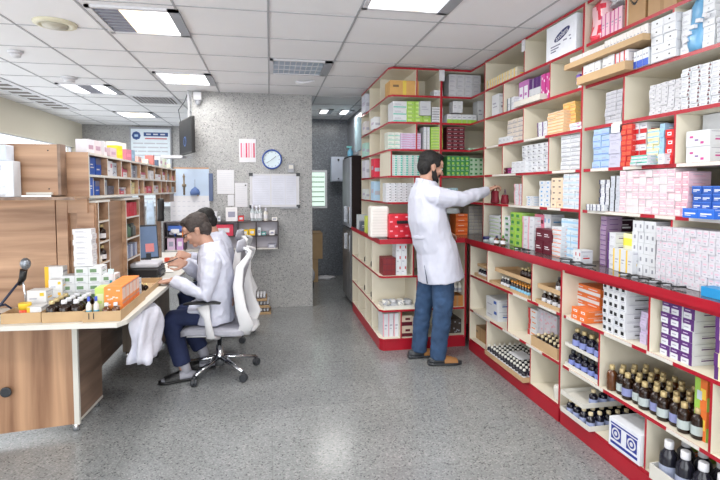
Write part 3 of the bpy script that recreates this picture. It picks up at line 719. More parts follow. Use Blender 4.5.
STACKS = [
('R', 2.304, 4.032, 3.519, 11, 1, 0.072, 0.12, 'left', (0.88, 0.85, 0.76), (0.93, 0.78, 0.25), 'ointment_box', 'narrow cream box', 'upright row on the top wall shelf', 0.0),
('R', 2.304, 3.724, 3.662, 1, 1, 0.228, 0.02, 'plain', (0.88, 0.89, 0.91), (0.55, 0.56, 0.6), 'leaflet_box', 'thin white box leaning at back', 'top wall shelf beside the cream row', 0.2),
('R', 2.304, 2.559, 2.387, 5, 1, 0.127, 0.12, 'left', (0.9, 0.75, 0.8), (0.75, 0.25, 0.55), 'syringe_box', 'pale pink box in clear wrap', 'top wall shelf between red bag and brown cartons', 0.01),
('R', 2.304, 2.368, 2.218, 1, 1, 0.228, 0.2, 'smile', (0.66, 0.52, 0.36), (0.07, 0.07, 0.09), 'shipping_carton', 'brown carton printed with a black arc', 'top wall shelf', 0.01),
('R', 2.304, 2.202, 2.022, 1, 1, 0.228, 0.2, 'tape', (0.66, 0.52, 0.36), (0.07, 0.07, 0.09), 'shipping_carton', 'brown carton beside the arc carton', 'top wall shelf', 0.01),
('R', 2.059, 3.973, 3.841, 1, 1, 0.178, 0.1, 'plain', (0.88, 0.89, 0.91), (0.55, 0.56, 0.6), 'medicine_box', 'tall white box standing alone', 'second wall shelf far end', 0.02),
('R', 2.059, 3.68, 3.565, 2, 1, 0.101, 0.1, 'left', (0.88, 0.89, 0.91), (0.2, 0.3, 0.35), 'drop_box', 'small white and dark upright box', 'second wall shelf', 0.01),
('R', 2.059, 3.581, 3.43, 2, 1, 0.208, 0.1, 'full', (0.72, 0.45, 0.7), (0.88, 0.89, 0.91), 'cosmetic_box', 'mauve box', 'second wall shelf left of white ones', 0.05),
('R', 2.059, 3.416, 3.263, 3, 1, 0.196, 0.1, 'top', (0.88, 0.89, 0.91), (0.34, 0.17, 0.44), 'cosmetic_box', 'white box with purple top', 'second wall shelf right of mauve ones', 0.05),
('R', 2.059, 3.2, 3.093, 2, 1, 0.183, 0.12, 'dots', (0.75, 0.25, 0.55), (0.88, 0.89, 0.91), 'tissue_pack', 'magenta speckled pack', 'second wall shelf by the divider', 0.02),
('R', 2.059, 2.144, 1.994, 2, 5, 0.201, 0.16, 'dot2', (0.88, 0.89, 0.91), (0.07, 0.07, 0.09), 'wrapped_carton', 'white shrink wrapped carton with dots', 'tall stack on second wall shelf', -0.02),
('R', 2.059, 1.986, 1.937, 1, 6, 0.192, 0.14, 'plain', (0.88, 0.89, 0.91), (0.55, 0.56, 0.6), 'insulin_box', 'white box left of blue bag', 'column on second wall shelf', 0.0),
('R', 2.059, 1.871, 1.812, 1, 7, 0.207, 0.14, 'dot2', (0.88, 0.89, 0.91), (0.55, 0.56, 0.6), 'vitamin_box', 'grey dotted white box right of blue bag', 'column on second wall shelf', 0.0),
('R', 2.059, 1.804, 1.739, 1, 5, 0.108, 0.14, 'lines', (0.8, 0.81, 0.83), (0.55, 0.56, 0.6), 'serum_box', 'pale grey lined box near window side', 'column on second wall shelf', 0.0),
('R', 1.809, 3.807, 3.617, 3, 1, 0.054, 0.1, 'plain', (0.88, 0.89, 0.91), (0.55, 0.56, 0.6), 'plaster_box', 'flat white box', 'third wall shelf far end', 0.0),
('R', 1.809, 3.714, 3.458, 3, 5, 0.182, 0.12, 'lines', (0.82, 0.78, 0.74), (0.55, 0.56, 0.6), 'capsule_box', 'beige white box', 'stack on third wall shelf far bay', 0.03),
('R', 1.809, 3.241, 3.118, 2, 3, 0.104, 0.1, 'left', (0.88, 0.89, 0.91), (0.34, 0.17, 0.44), 'drop_box', 'white box with purple side', 'stack on third wall shelf', 0.02),
('R', 1.809, 3.097, 2.91, 2, 7, 0.147, 0.12, 'band', (0.92, 0.8, 0.66), (0.9, 0.62, 0.42), 'syrup_box', 'orange and cream box', 'lower stack on third wall shelf', 0.01),
('R', 1.809, 2.99, 2.859, 2, 8, 0.198, 0.12, 'band', (0.91, 0.76, 0.46), (0.88, 0.6, 0.34), 'syrup_box', 'amber yellow box', 'taller stack on third wall shelf', 0.06),
('R', 1.809, 2.812, 2.696, 1, 2, 0.042, 0.1, 'corner', (0.88, 0.89, 0.91), (0.75, 0.25, 0.55), 'cream_box', 'white box with magenta corner', 'third wall shelf before the amber stack', -0.01),
('R', 1.809, 2.535, 2.396, 3, 8, 0.184, 0.14, 'lines', (0.78, 0.79, 0.82), (0.55, 0.56, 0.6), 'capsule_box', 'silver white box', 'stack left of thin red divider, third wall shelf', 0.03),
('R', 1.809, 2.191, 1.994, 5, 7, 0.153, 0.12, 'corner', (0.84, 0.84, 0.86), (0.55, 0.56, 0.6), 'tablet_box', 'small grey white box', 'wide stack on third wall shelf', 0.02),
('R', 1.809, 1.976, 1.766, 4, 10, 0.182, 0.12, 'rcorner', (0.88, 0.89, 0.91), (0.35, 0.05, 0.13), 'tablet_box', 'white box with dark red corner', 'big stack on third wall shelf', 0.0),
('R', 1.564, 3.693, 3.651, 1, 1, 0.047, 0.08, 'plain', (0.35, 0.05, 0.13), (0.88, 0.89, 0.91), 'drop_box', 'tiny dark upright box', 'fourth wall shelf behind the small divider', 0.0),
('R', 1.564, 3.642, 3.568, 1, 2, 0.045, 0.1, 'full', (0.25, 0.08, 0.25), (0.75, 0.25, 0.55), 'drop_box', 'small plum coloured box', 'fourth wall shelf by the white wall of boxes', 0.0),
('R', 1.564, 3.559, 3.345, 3, 3, 0.088, 0.13, 'plain', (0.88, 0.89, 0.91), (0.55, 0.56, 0.6), 'pill_box', 'white box in low front stack', 'fourth wall shelf', -0.01),
('R', 1.564, 3.466, 3.098, 5, 5, 0.205, 0.13, 'bar', (0.88, 0.89, 0.91), (0.25, 0.25, 0.3), 'pill_box', 'white box with dark printed bar', 'large stack on fourth wall shelf', 0.03),
('R', 1.564, 2.943, 2.742, 2, 8, 0.223, 0.14, 'lines', (0.88, 0.89, 0.91), (0.55, 0.56, 0.6), 'pill_box', 'flat white lined box', 'stack beside red post, fourth wall shelf', 0.02),
('R', 1.564, 2.592, 2.453, 2, 6, 0.223, 0.14, 'lines', (0.64, 0.74, 0.86), (0.42, 0.54, 0.78), 'suspension_box', 'pale blue box', 'stack on fourth wall shelf', 0.0),
('R', 1.564, 2.452, 2.361, 1, 5, 0.186, 0.14, 'plain', (0.8, 0.8, 0.88), (0.55, 0.56, 0.6), 'suspension_box', 'lilac white box', 'column beside pale blue stack', 0.0),
('R', 1.564, 2.359, 2.277, 2, 8, 0.223, 0.12, 'full', (0.78, 0.2, 0.18), (0.84, 0.38, 0.26), 'lozenge_box', 'red and orange box', 'stack on fourth wall shelf', 0.0),
('R', 1.564, 2.301, 2.203, 2, 4, 0.223, 0.12, 'bot', (0.88, 0.89, 0.91), (0.72, 0.08, 0.12), 'gel_box', 'white box with red base', 'stack right of red orange ones', 0.02),
('R', 1.564, 2.236, 2.12, 3, 3, 0.05, 0.1, 'top', (0.88, 0.89, 0.91), (0.35, 0.72, 0.65), 'gel_box', 'short white teal topped box', 'front stack on fourth wall shelf', -0.04),
('R', 1.564, 2.183, 2.106, 2, 7, 0.178, 0.12, 'band', (0.9, 0.88, 0.7), (0.6, 0.76, 0.88), 'gel_box', 'pale yellow and blue box', 'stack on fourth wall shelf', 0.01),
('R', 1.564, 2.107, 2.076, 1, 6, 0.198, 0.12, 'plain', (0.6, 0.76, 0.88), (0.88, 0.89, 0.91), 'gel_box', 'light blue narrow box', 'column on fourth wall shelf', 0.01),
('R', 1.564, 2.062, 2.023, 1, 1, 0.049, 0.08, 'plain', (0.88, 0.89, 0.91), (0.55, 0.56, 0.6), 'gel_box', 'single small white box', 'fourth wall shelf before red cartons', -0.03),
('R', 1.564, 2.057, 2.007, 1, 4, 0.163, 0.12, 'wcirc', (0.85, 0.12, 0.12), (0.88, 0.89, 0.91), 'sanitary_box', 'bright red carton', 'column beside the divider, fourth wall shelf', 0.0),
('R', 1.564, 1.957, 1.832, 1, 2, 0.143, 0.14, 'pmark', (0.88, 0.89, 0.91), (0.75, 0.25, 0.55), 'glove_box', 'white wide box with pink marks', 'pair on fourth wall shelf', 0.02),
('R', 1.564, 1.97, 1.833, 1, 1, 0.223, 0.18, 'plain', (0.88, 0.89, 0.91), (0.55, 0.56, 0.6), 'shipping_carton', 'plain tall white carton behind glove boxes', 'fourth wall shelf', 0.12),
('R', 1.319, 3.6, 3.459, 2, 6, 0.163, 0.1, 'left', (0.88, 0.89, 0.91), (0.86, 0.62, 0.68), 'ampoule_box', 'white pink edged box', 'stack on fifth wall shelf behind red bag', 0.04),
('R', 1.319, 3.34, 3.269, 1, 4, 0.072, 0.1, 'dot', (0.88, 0.89, 0.91), (0.35, 0.6, 0.8), 'eye_drop_box', 'small white blue dot box', 'low column on fifth wall shelf', 0.0),
('R', 1.319, 3.217, 3.077, 2, 6, 0.181, 0.1, 'dot', (0.88, 0.89, 0.91), (0.35, 0.6, 0.8), 'eye_drop_box', 'white box with large blue dot', 'high stack on fifth wall shelf', 0.03),
('R', 1.319, 3.049, 2.91, 2, 5, 0.199, 0.1, 'bmark', (0.9, 0.8, 0.7), (0.07, 0.07, 0.09), 'antacid_box', 'beige box with black mark', 'stack on fifth wall shelf', 0.02),
('R', 1.319, 2.88, 2.694, 3, 6, 0.221, 0.12, 'band', (0.88, 0.89, 0.91), (0.72, 0.8, 0.88), 'saline_box', 'white and light blue box', 'stack beside the red post, fifth wall shelf', 0.0),
('R', 1.319, 2.62, 2.46, 5, 1, 0.036, 0.1, 'left', (0.88, 0.89, 0.91), (0.1, 0.12, 0.3), 'tube_box', 'small upright white navy box', 'front row of fifth wall shelf', -0.02),
('R', 1.319, 2.567, 2.473, 2, 7, 0.178, 0.1, 'left', (0.88, 0.89, 0.91), (0.1, 0.12, 0.3), 'nasal_box', 'navy edged white box', 'left stack on fifth wall shelf', 0.03),
('R', 1.319, 2.456, 2.368, 2, 6, 0.198, 0.1, 'left', (0.8, 0.82, 0.86), (0.07, 0.07, 0.09), 'nasal_box', 'grey white box with black edge', 'stack touching pink wall of boxes', 0.01),
('R', 1.319, 2.357, 1.991, 8, 6, 0.223, 0.12, 'pinky', (0.91, 0.86, 0.88), (0.88, 0.7, 0.76), 'contraceptive_box', 'pink and white box', 'pink wall on fifth wall shelf', 0.0),
('R', 1.319, 1.99, 1.918, 2, 6, 0.206, 0.12, 'pinky', (0.88, 0.74, 0.78), (0.86, 0.62, 0.68), 'contraceptive_box', 'deeper pink box', 'end of pink wall on fifth wall shelf', 0.0),
('R', 1.319, 1.894, 1.745, 3, 4, 0.14, 0.14, 'wline', (0.16, 0.34, 0.66), (0.88, 0.89, 0.91), 'needle_box', 'royal blue carton', 'blue block on fifth wall shelf', 0.0),
('R', 1.319, 1.886, 1.726, 2, 1, 0.042, 0.1, 'wline', (0.15, 0.4, 0.8), (0.88, 0.89, 0.91), 'needle_box', 'blue carton lying in front', 'front edge of fifth wall shelf', -0.06),
('R', 1.001, 3.999, 3.809, 1, 7, 0.214, 0.12, 'lines', (0.88, 0.89, 0.91), (0.6, 0.76, 0.32), 'effervescent_box', 'flat white box with green lines', 'stack at far end of wall counter', 0.02),
('R', 1.001, 3.809, 3.619, 2, 5, 0.224, 0.12, 'gmark', (0.88, 0.89, 0.91), (0.24, 0.52, 0.3), 'effervescent_box', 'white box with green patch', 'stack on wall counter left of lime wall', 0.02),
('R', 1.001, 3.581, 3.409, 2, 5, 0.26, 0.12, 'gmark', (0.6, 0.76, 0.32), (0.24, 0.52, 0.3), 'effervescent_box', 'lime green box', 'lime stack on wall counter', 0.0),
('R', 1.001, 3.393, 3.223, 2, 5, 0.239, 0.12, 'left', (0.88, 0.89, 0.91), (0.86, 0.62, 0.68), 'balm_box', 'white box with pink edge', 'stack on wall counter right of lime stack', 0.0),
('R', 1.001, 3.31, 3.19, 1, 4, 0.258, 0.12, 'bot', (0.85, 0.45, 0.55), (0.35, 0.05, 0.13), 'balm_box', 'rose box', 'column on wall counter above dark red cartons', 0.05),
('R', 1.001, 3.155, 2.956, 2, 2, 0.168, 0.12, 'plain', (0.35, 0.05, 0.13), (0.88, 0.89, 0.91), 'hair_serum_box', 'dark red carton', 'pair stack on wall counter', -0.03),
('R', 1.001, 3.206, 3.105, 2, 3, 0.263, 0.1, 'dot', (0.88, 0.89, 0.91), (0.35, 0.6, 0.8), 'balm_box', 'white blue dotted box behind dark red', 'wall counter stack', 0.06),
('R', 1.001, 2.973, 2.859, 1, 7, 0.196, 0.14, 'lines', (0.88, 0.89, 0.91), (0.88, 0.45, 0.2), 'calcium_box', 'white box with orange lines', 'stack on wall counter', -0.02),
('R', 1.001, 2.923, 2.713, 2, 6, 0.252, 0.14, 'band', (0.85, 0.9, 0.95), (0.6, 0.76, 0.88), 'calcium_box', 'icy white and blue box', 'tall stack beside red post on wall counter', 0.02),
('R', 1.001, 2.678, 2.6, 2, 1, 0.079, 0.08, 'corner', (0.88, 0.89, 0.91), (0.72, 0.08, 0.12), 'calcium_box', 'little white box on counter', 'before icy stack beside red post', -0.06),
('R', 1.001, 2.55, 2.499, 1, 10, 0.286, 0.1, 'lines', (0.6, 0.5, 0.62), (0.34, 0.17, 0.44), 'powder_box', 'purple grey flat box', 'thin column on wall counter', 0.03),
('R', 1.001, 2.617, 2.506, 1, 3, 0.275, 0.1, 'plain', (0.2, 0.08, 0.16), (0.88, 0.89, 0.91), 'powder_box', 'almost black maroon box', 'upper stack beside purple column', 0.12),
('R', 1.001, 2.447, 2.383, 1, 4, 0.202, 0.1, 'left', (0.88, 0.89, 0.91), (0.34, 0.17, 0.44), 'powder_box', 'white purple edged box', 'low stack beside purple column', 0.0),
('R', 1.001, 2.447, 2.315, 1, 2, 0.201, 0.1, 'ylw', (0.9, 0.89, 0.7), (0.88, 0.89, 0.91), 'powder_box', 'yellow banded white box', 'upper pair beside dotted cartons', 0.05),
('R', 1.001, 2.377, 2.227, 3, 1, 0.121, 0.12, 'left', (0.88, 0.89, 0.91), (0.93, 0.78, 0.25), 'powder_box', 'tall white yellow edged box', 'front row on wall counter', -0.02),
('R', 1.001, 2.269, 2.107, 4, 5, 0.281, 0.14, 'dot', (0.88, 0.89, 0.91), (0.55, 0.56, 0.6), 'infusion_box', 'white carton with grey dot', 'dotted block on wall counter', 0.01),
('R', 1.001, 2.06, 1.71, 11, 8, 0.266, 0.12, 'rdots', (0.86, 0.85, 0.88), (0.84, 0.7, 0.76), 'vial_box', 'small white box with rosy print', 'rosy wall on wall counter', -0.03),
('L', 0.681, 2.6, 2.461, 2, 2, 0.07, 0.26, 'wcirc', (0.88, 0.45, 0.2), (0.88, 0.89, 0.91), 'diaper_cream_box', 'orange and white box in front', 'low stack under the wall counter', 0.0),
('L', 0.681, 2.755, 2.482, 2, 4, 0.187, 0.2, 'bot', (0.88, 0.45, 0.2), (0.88, 0.89, 0.91), 'diaper_cream_box', 'orange white box behind', 'high stack under the wall counter', 0.1),
('L', 0.681, 2.337, 2.165, 4, 6, 0.269, 0.26, 'gmark', (0.88, 0.89, 0.91), (0.07, 0.07, 0.09), 'milk_box', 'white box with black green mark', 'stack under the wall counter', 0.01),
('L', 0.681, 2.112, 2.066, 1, 6, 0.16, 0.2, 'plain', (0.82, 0.76, 0.88), (0.88, 0.89, 0.91), 'cotton_box', 'pale lilac box', 'narrow column under the wall counter', 0.05),
('L', 0.681, 1.96, 1.782, 3, 5, 0.25, 0.24, 'ptop', (0.88, 0.89, 0.91), (0.34, 0.17, 0.44), 'protein_box', 'purple and white box', 'stack under the wall counter', 0.03),
('L', 0.681, 1.652, 1.567, 1, 5, 0.27, 0.2, 'left', (0.92, 0.9, 0.7), (0.34, 0.17, 0.44), 'protein_box', 'yellow purple box', 'stack under counter beyond purple white ones', 0.0),
('L', 0.373, 3.844, 3.624, 1, 2, 0.173, 0.2, 'corner', (0.88, 0.89, 0.91), (0.16, 0.34, 0.66), 'lens_carton', 'white carton with blue corner', 'stack in middle base shelf near the corner', 0.04),
('L', 0.373, 3.301, 3.177, 1, 5, 0.198, 0.2, 'rstr', (0.88, 0.89, 0.91), (0.72, 0.08, 0.12), 'baby_food_box', 'white box with red stripe', 'column behind small bottle tray', 0.12),
('L', 0.373, 3.211, 2.962, 3, 2, 0.211, 0.2, 'dots', (0.86, 0.84, 0.88), (0.86, 0.62, 0.68), 'baby_food_box', 'floral patterned pale box', 'behind small bottle tray', 0.14),
('L', 0.373, 1.783, 1.72, 1, 2, 0.265, 0.25, 'ogrn', (0.88, 0.45, 0.2), (0.6, 0.76, 0.32), 'juice_carton', 'orange and green carton', 'beside the bottle crowd in middle base shelf', 0.05),
('L', 0.091, 4.107, 3.879, 1, 1, 0.133, 0.2, 'tape', (0.66, 0.52, 0.36), (0.07, 0.07, 0.09), 'brown_carton', 'brown upright carton', 'bottom base shelf at the corner', 0.06),
('L', 0.091, 2.077, 1.971, 1, 2, 0.174, 0.2, 'ogrn', (0.88, 0.45, 0.2), (0.6, 0.76, 0.32), 'juice_carton', 'orange and green carton', 'behind white capped jugs in bottom shelf', 0.2),
('B', 2.304, 1.094, 1.37, 1, 1, 0.136, 0.2, 'tape', (0.8, 0.62, 0.36), (0.85, 0.75, 0.3), 'brown_carton', 'tan carton with yellow tape', 'top shelf of the end unit', 0.03),
('B', 2.304, 1.51, 1.597, 2, 1, 0.056, 0.12, 'plain', (0.88, 0.89, 0.91), (0.55, 0.56, 0.6), 'pill_box', 'low white box pair beside red post', 'top shelf of the end unit', 0.01),
('B', 2.304, 1.67, 1.991, 4, 5, 0.218, 0.14, 'plain', (0.84, 0.84, 0.86), (0.55, 0.56, 0.6), 'wrapped_carton', 'crumpled white wrapped box', 'top shelf of corner unit', 0.05),
('B', 2.059, 1.123, 1.256, 1, 3, 0.191, 0.2, 'lines', (0.88, 0.89, 0.91), (0.35, 0.72, 0.65), 'herbal_box', 'white box with teal line', 'left stack on second end unit shelf', 0.03),
('B', 2.059, 1.253, 1.485, 3, 5, 0.193, 0.16, 'gmark', (0.6, 0.76, 0.32), (0.74, 0.84, 0.5), 'herbal_box', 'lime green box', 'lime stack on second end unit shelf', 0.02),
('B', 2.119, 1.366, 1.471, 1, 1, 0.13, 0.05, 'plain', (0.8, 0.81, 0.83), (0.55, 0.56, 0.6), 'leaflet_box', 'greyish white box before lime stack', 'second end unit shelf', -0.02),
('B', 2.059, 1.491, 1.599, 1, 6, 0.144, 0.12, 'lines', (0.88, 0.89, 0.91), (0.07, 0.07, 0.09), 'herbal_box', 'white flat box with black lines', 'column beside red post, second end shelf', 0.01),
('B', 2.059, 1.639, 1.938, 6, 1, 0.083, 0.12, 'bot', (0.88, 0.89, 0.91), (0.6, 0.76, 0.32), 'cough_box', 'white box with lime base', 'row on second corner shelf', 0.01),
('B', 2.159, 1.701, 1.8, 2, 1, 0.108, 0.1, 'plain', (0.88, 0.89, 0.91), (0.55, 0.56, 0.6), 'cough_box', 'white box upon the lime based row', 'second corner shelf', 0.02),
('B', 2.059, 1.963, 2.024, 1, 1, 0.223, 0.12, 'plain', (0.88, 0.89, 0.91), (0.55, 0.56, 0.6), 'cough_box', 'tall white slim box', 'second corner shelf beside side panel', 0.05),
('B', 1.809, 1.081, 1.205, 2, 4, 0.159, 0.14, 'lines', (0.88, 0.9, 0.86), (0.35, 0.72, 0.65), 'iron_box', 'pale box with green line', 'left stack on third end shelf', 0.05),
('B', 1.809, 1.195, 1.387, 2, 7, 0.148, 0.14, 'lines', (0.86, 0.8, 0.9), (0.75, 0.25, 0.55), 'iron_box', 'lilac striped white box', 'purple stack on third end shelf', 0.01),
('B', 1.809, 1.409, 1.477, 2, 8, 0.209, 0.12, 'left', (0.88, 0.89, 0.91), (0.55, 0.56, 0.6), 'iron_box', 'white grey edged box', 'stack between divider and lime column', 0.02),
('B', 1.809, 1.483, 1.601, 1, 8, 0.209, 0.12, 'lines', (0.6, 0.76, 0.32), (0.8, 0.86, 0.5), 'iron_box', 'lime yellow flat box', 'column beside red post, third end shelf', 0.01),
('B', 1.809, 1.64, 1.819, 3, 6, 0.213, 0.14, 'top', (0.28, 0.05, 0.1), (0.5, 0.2, 0.25), 'blood_tonic_box', 'dark maroon box', 'maroon stack on third corner shelf', 0.01),
('B', 1.809, 1.861, 1.992, 2, 1, 0.02, 0.1, 'gmark', (0.75, 0.85, 0.78), (0.24, 0.52, 0.3), 'blood_tonic_box', 'flat pale green box', 'third corner shelf right of maroon stack', 0.01),
('B', 1.564, 1.11, 1.378, 5, 9, 0.19, 0.14, 'tealy', (0.86, 0.9, 0.89), (0.35, 0.72, 0.65), 'generic_pill_box', 'white box with teal print', 'teal stack behind the standing man', 0.01),
('B', 1.564, 1.643, 1.872, 5, 4, 0.187, 0.14, 'gmark', (0.24, 0.52, 0.3), (0.6, 0.76, 0.32), 'mint_box', 'green box', 'green stack on fourth corner shelf', 0.01),
('B', 1.564, 1.881, 2.023, 3, 4, 0.172, 0.14, 'gmark', (0.7, 0.8, 0.7), (0.24, 0.52, 0.3), 'mint_box', 'pale green grey box', 'fourth corner shelf right of green stack', 0.03),
('B', 1.319, 1.054, 1.37, 6, 7, 0.177, 0.14, 'corner', (0.88, 0.89, 0.91), (0.07, 0.07, 0.09), 'generic_vial_box', 'white box with black corner', 'stack behind shoulder of standing man', 0.01),
('B', 1.319, 1.649, 1.759, 2, 3, 0.131, 0.1, 'dots', (0.7, 0.82, 0.86), (0.16, 0.34, 0.66), 'blister_box', 'blue grey dotted box', 'fifth corner shelf behind the arm', 0.02),
('B', 1.001, 1.746, 1.867, 1, 4, 0.201, 0.16, 'band', (0.88, 0.45, 0.2), (0.8, 0.3, 0.1), 'candy_box', 'orange box', 'stack on counter behind standing man', 0.03),
('B', 1.001, 1.914, 2.071, 3, 8, 0.273, 0.14, 'lines', (0.72, 0.7, 0.66), (0.55, 0.56, 0.6), 'candy_box', 'grey beige small box', 'stack in the counter corner', 0.12),
('b', 0.671, 0.981, 1.099, 1, 1, 0.159, 0.16, 'mgrid', (0.45, 0.08, 0.1), (0.35, 0.05, 0.13), 'gift_box', 'dark red gridded box', 'upper shelf of end base unit', 0.03),
('b', 0.671, 1.102, 1.203, 2, 3, 0.28, 0.14, 'corner', (0.88, 0.89, 0.91), (0.72, 0.08, 0.12), 'bandage_box', 'white box with red corner', 'stack on upper shelf of end base unit', 0.04),
('b', 0.091, 0.989, 1.137, 3, 1, 0.229, 0.2, 'left', (0.88, 0.89, 0.91), (0.86, 0.62, 0.68), 'file_binder', 'white binder standing upright', 'bottom shelf of end base unit', 0.06),
('b', 0.091, 1.16, 1.272, 1, 2, 0.207, 0.2, 'rside', (0.84, 0.78, 0.7), (0.35, 0.05, 0.13), 'wine_carton', 'beige carton with dark red print', 'bottom shelf behind the jeans', 0.04),
('b', 0.091, 1.555, 1.74, 2, 1, 0.146, 0.25, 'dots', (0.2, 0.16, 0.14), (0.55, 0.56, 0.6), 'dark_carton', 'dark brown carton', 'bottom corner shelf right of the man', 0.06),
('b', 0.367, 1.609, 1.754, 1, 1, 0.098, 0.2, 'tape', (0.72, 0.48, 0.25), (0.66, 0.52, 0.36), 'tan_carton', 'tan carton under white bottles', 'middle corner shelf right of the man', 0.03),
]

for r in STACKS: stack(*r)

# carton with oval logo on the top wall shelf
def logo_text(txt, size, m, parent, loc, rot, nm='lettering', ext=.0006, sx=1):
    cu = bpy.data.curves.new('t', 'FONT'); cu.body = txt; cu.size = size; cu.extrude = ext; cu.align_x = 'CENTER'; cu.align_y = 'CENTER'
    t = bpy.data.objects.new('t', cu); COL.objects.link(t); bpy.context.view_layer.update()
    me = bpy.data.meshes.new_from_object(t.evaluated_get(bpy.context.evaluated_depsgraph_get())); bpy.data.objects.remove(t)
    me.materials.clear(); me.materials.append(m)
    o = bpy.data.objects.new(nm, me); COL.objects.link(o); o.parent = parent; o.location = loc; o.rotation_euler = rot; o.scale = (sx, 1, 1); return o
o = thing('logo_carton', 'big white carton with a dark blue oval logo on top shelf', 'carton', (1.98, 2.94, 2.3045), -PI / 2)
MB().box(-.165, .165, -.12, .12, 0, .222, cm((.90, .91, .94))).obj('body', o, bevel=.002)
mb = MB(); mb.lathe([(1, 0), (1, 1)], mat('oval_blue', (.14, .17, .38), .4), 28)
for v in range(len(mb.v)): x, y, z = mb.v[v]; mb.v[v] = (x * .085 * 1 + y * 0 + .015, -.1205 - z * .0008, .135 + y * .026 + x * .022)
mb.obj('logo', o)
logo_text('axolans', .048, M_paper, o, (.015, -.1216, .135), (PI / 2, -.25, 0), sx=.95)
mb = MB(); gg = cm((.45, .45, .55))
for i, (a, b, z) in enumerate(((-.11, .0, .075), (-.11, -.02, .058), (.03, .07, .088), (.09, .11, .10), (.10, .115, .078), (-.11, -.05, .042))): mb.box(a, b, -.1208, -.12, z, z + .008, gg)
mb.obj('print', o)
def bag_mesh(w, d, h, m, seed, m2=None, n=18, lumps=.12):
    r = random.Random(seed); mb = MB(); rings = []; ph = [r.uniform(0, 6) for _ in range(4)]
    for k in range(9):
        t = k / 8; s = (1 - .12 * t) * (1 + .06 * math.sin(7 * t + ph[0])); 
        if k == 0: s = .93
        if k == 8: s = .72
        ring = []
        for j in range(n):
            a = 2 * PI * j / n; q = s * (1 + lumps * .5 * math.sin(3 * a + ph[1] + 4 * t) + lumps * .4 * math.sin(7 * a + ph[2] - 6 * t))
            ca, sa = math.cos(a), math.sin(a); sq = (abs(ca) ** 4 + abs(sa) ** 4) ** -.25
            ring.append((w / 2 * q * ca * sq * .92, d / 2 * q * sa * sq * .92, h * t))
        rings.append(ring)
    mb.ring_loft(rings, m)
    if m2:
        k = mb.slot(m2)
        for i in range(len(mb.m)):
            if r.random() < .38: mb.m[i] = k
    return mb
tag(bag_mesh(.15, .2, .225, mat('red_film', (.85, .25, .32), .2, var=.2, scale=40), 4, mat('pink_film', (.93, .75, .78), .2, var=.1)).obj('wrapped_bundle', loc=(1.955, 2.60, 2.305), rz=-PI / 2), 'tall red and pink plastic wrapped bundle on top wall shelf', 'bundle')
tag(bag_mesh(.13, .12, .06, M_film, 9, lumps=.3).obj('plastic_wrap', loc=(1.93, 2.46, 2.462)), 'crumpled clear plastic wrap over pale pink boxes on top shelf', 'plastic wrap')
tag(bag_mesh(.15, .16, .12, mat('white_bag', (.86, .86, .88), .5, var=.03), 12).obj('plastic_bag', loc=(1.965, 2.765, 2.06), rz=-PI / 2), 'white plastic bag with purple marks on second wall shelf', 'bag')
mb = MB(); pu = mat('purple_mark', (.45, .35, .70), .4)
for z in (.035, .07): mb.box(-.02, .015, -.09, -.075, z, z + .018, pu)
mb.obj('print', bpy.data.objects['plastic_bag'])
tag(bag_mesh(.10, .15, .225, mat('blue_bag', (.42, .64, .80), .3, var=.08), 15).obj('plastic_bag', loc=(1.925, 1.908, 2.06), rz=-PI / 2), 'light blue plastic bag with white pattern on second wall shelf', 'bag')
mb = MB(); r = random.Random(5)
for i in range(5): mb.box(-.03 + .01 * i, -.005 + .01 * i, -.078 - .004, -.066, .05 + .022 * i, .066 + .022 * i, M_paper, T=R2(.15 * (i - 2), 'Y'))
mb.obj('print', bpy.data.objects['plastic_bag.001'])
# trays on the second wall shelf with rows of little boxes
tray(1.83, 1.99, 3.127, 3.49, 2.06, .04, M_wt, 'white tray of mauve boxes on the second wall shelf', 'display_tray')
tray(1.80, 1.98, 2.265, 2.67, 2.06, .045, M_card, 'lower cardboard tray sticking out of second wall shelf', 'cardboard_tray')
stack('R', 2.065, 2.655, 2.50, 3, 1, .105, .12, 'plain', (.93, .94, .95), (.5, .5, .6), 'strip_box', 'plain white box in lower tray', 'second wall shelf', -.03)
stack('R', 2.065, 2.49, 2.39, 2, 1, .108, .12, 'plain', (.93, .92, .93), (.7, .1, .2), 'strip_box', 'white box beside red ones in lower tray', 'second wall shelf', -.03)
stack('R', 2.065, 2.385, 2.28, 3, 1, .104, .12, 'left', (.92, .90, .92), (.80, .08, .15), 'strip_box', 'red striped white box in lower tray', 'second wall shelf', -.03)
tray(1.80, 1.98, 2.150, 2.80, 2.176, .032, M_card, 'long upper cardboard tray of upright white boxes', 'cardboard_tray')
stack('R', 2.181, 2.79, 2.16, 26, 1, .068, .10, 'plain', (.93, .90, .88), (.85, .80, .72), 'slim_box', 'cream upright slim box in long upper tray', 'second wall shelf', -.03) if 0 else None
for i in range(26):
    y = 2.782 - i * .0245; me = box_mesh(.0225, .1, .068 + .012 * (i > 12), 'plain', (.93, .90, .89), (.85, .80, .72), 'slim_box')
    b = bpy.data.objects.new('slim_box', me); COL.objects.link(b); b.location = (1.885, y, 2.1812); b.rotation_euler = (0, 0, -PI / 2)
    tag(b, 'cream upright slim box, %s from the %s end of long upper tray' % (ORD[i] if i < 13 else ORD[25 - i], 'far' if i < 13 else 'near'), 'box', 'slim boxes in the long upper tray')
stack('R', 2.06, 2.262, 2.155, 5, 1, .085, .12, 'bot', (.90, .92, .95), (.20, .35, .75), 'slim_carton', 'white box with blue base', 'second wall shelf under long tray end', -.02)
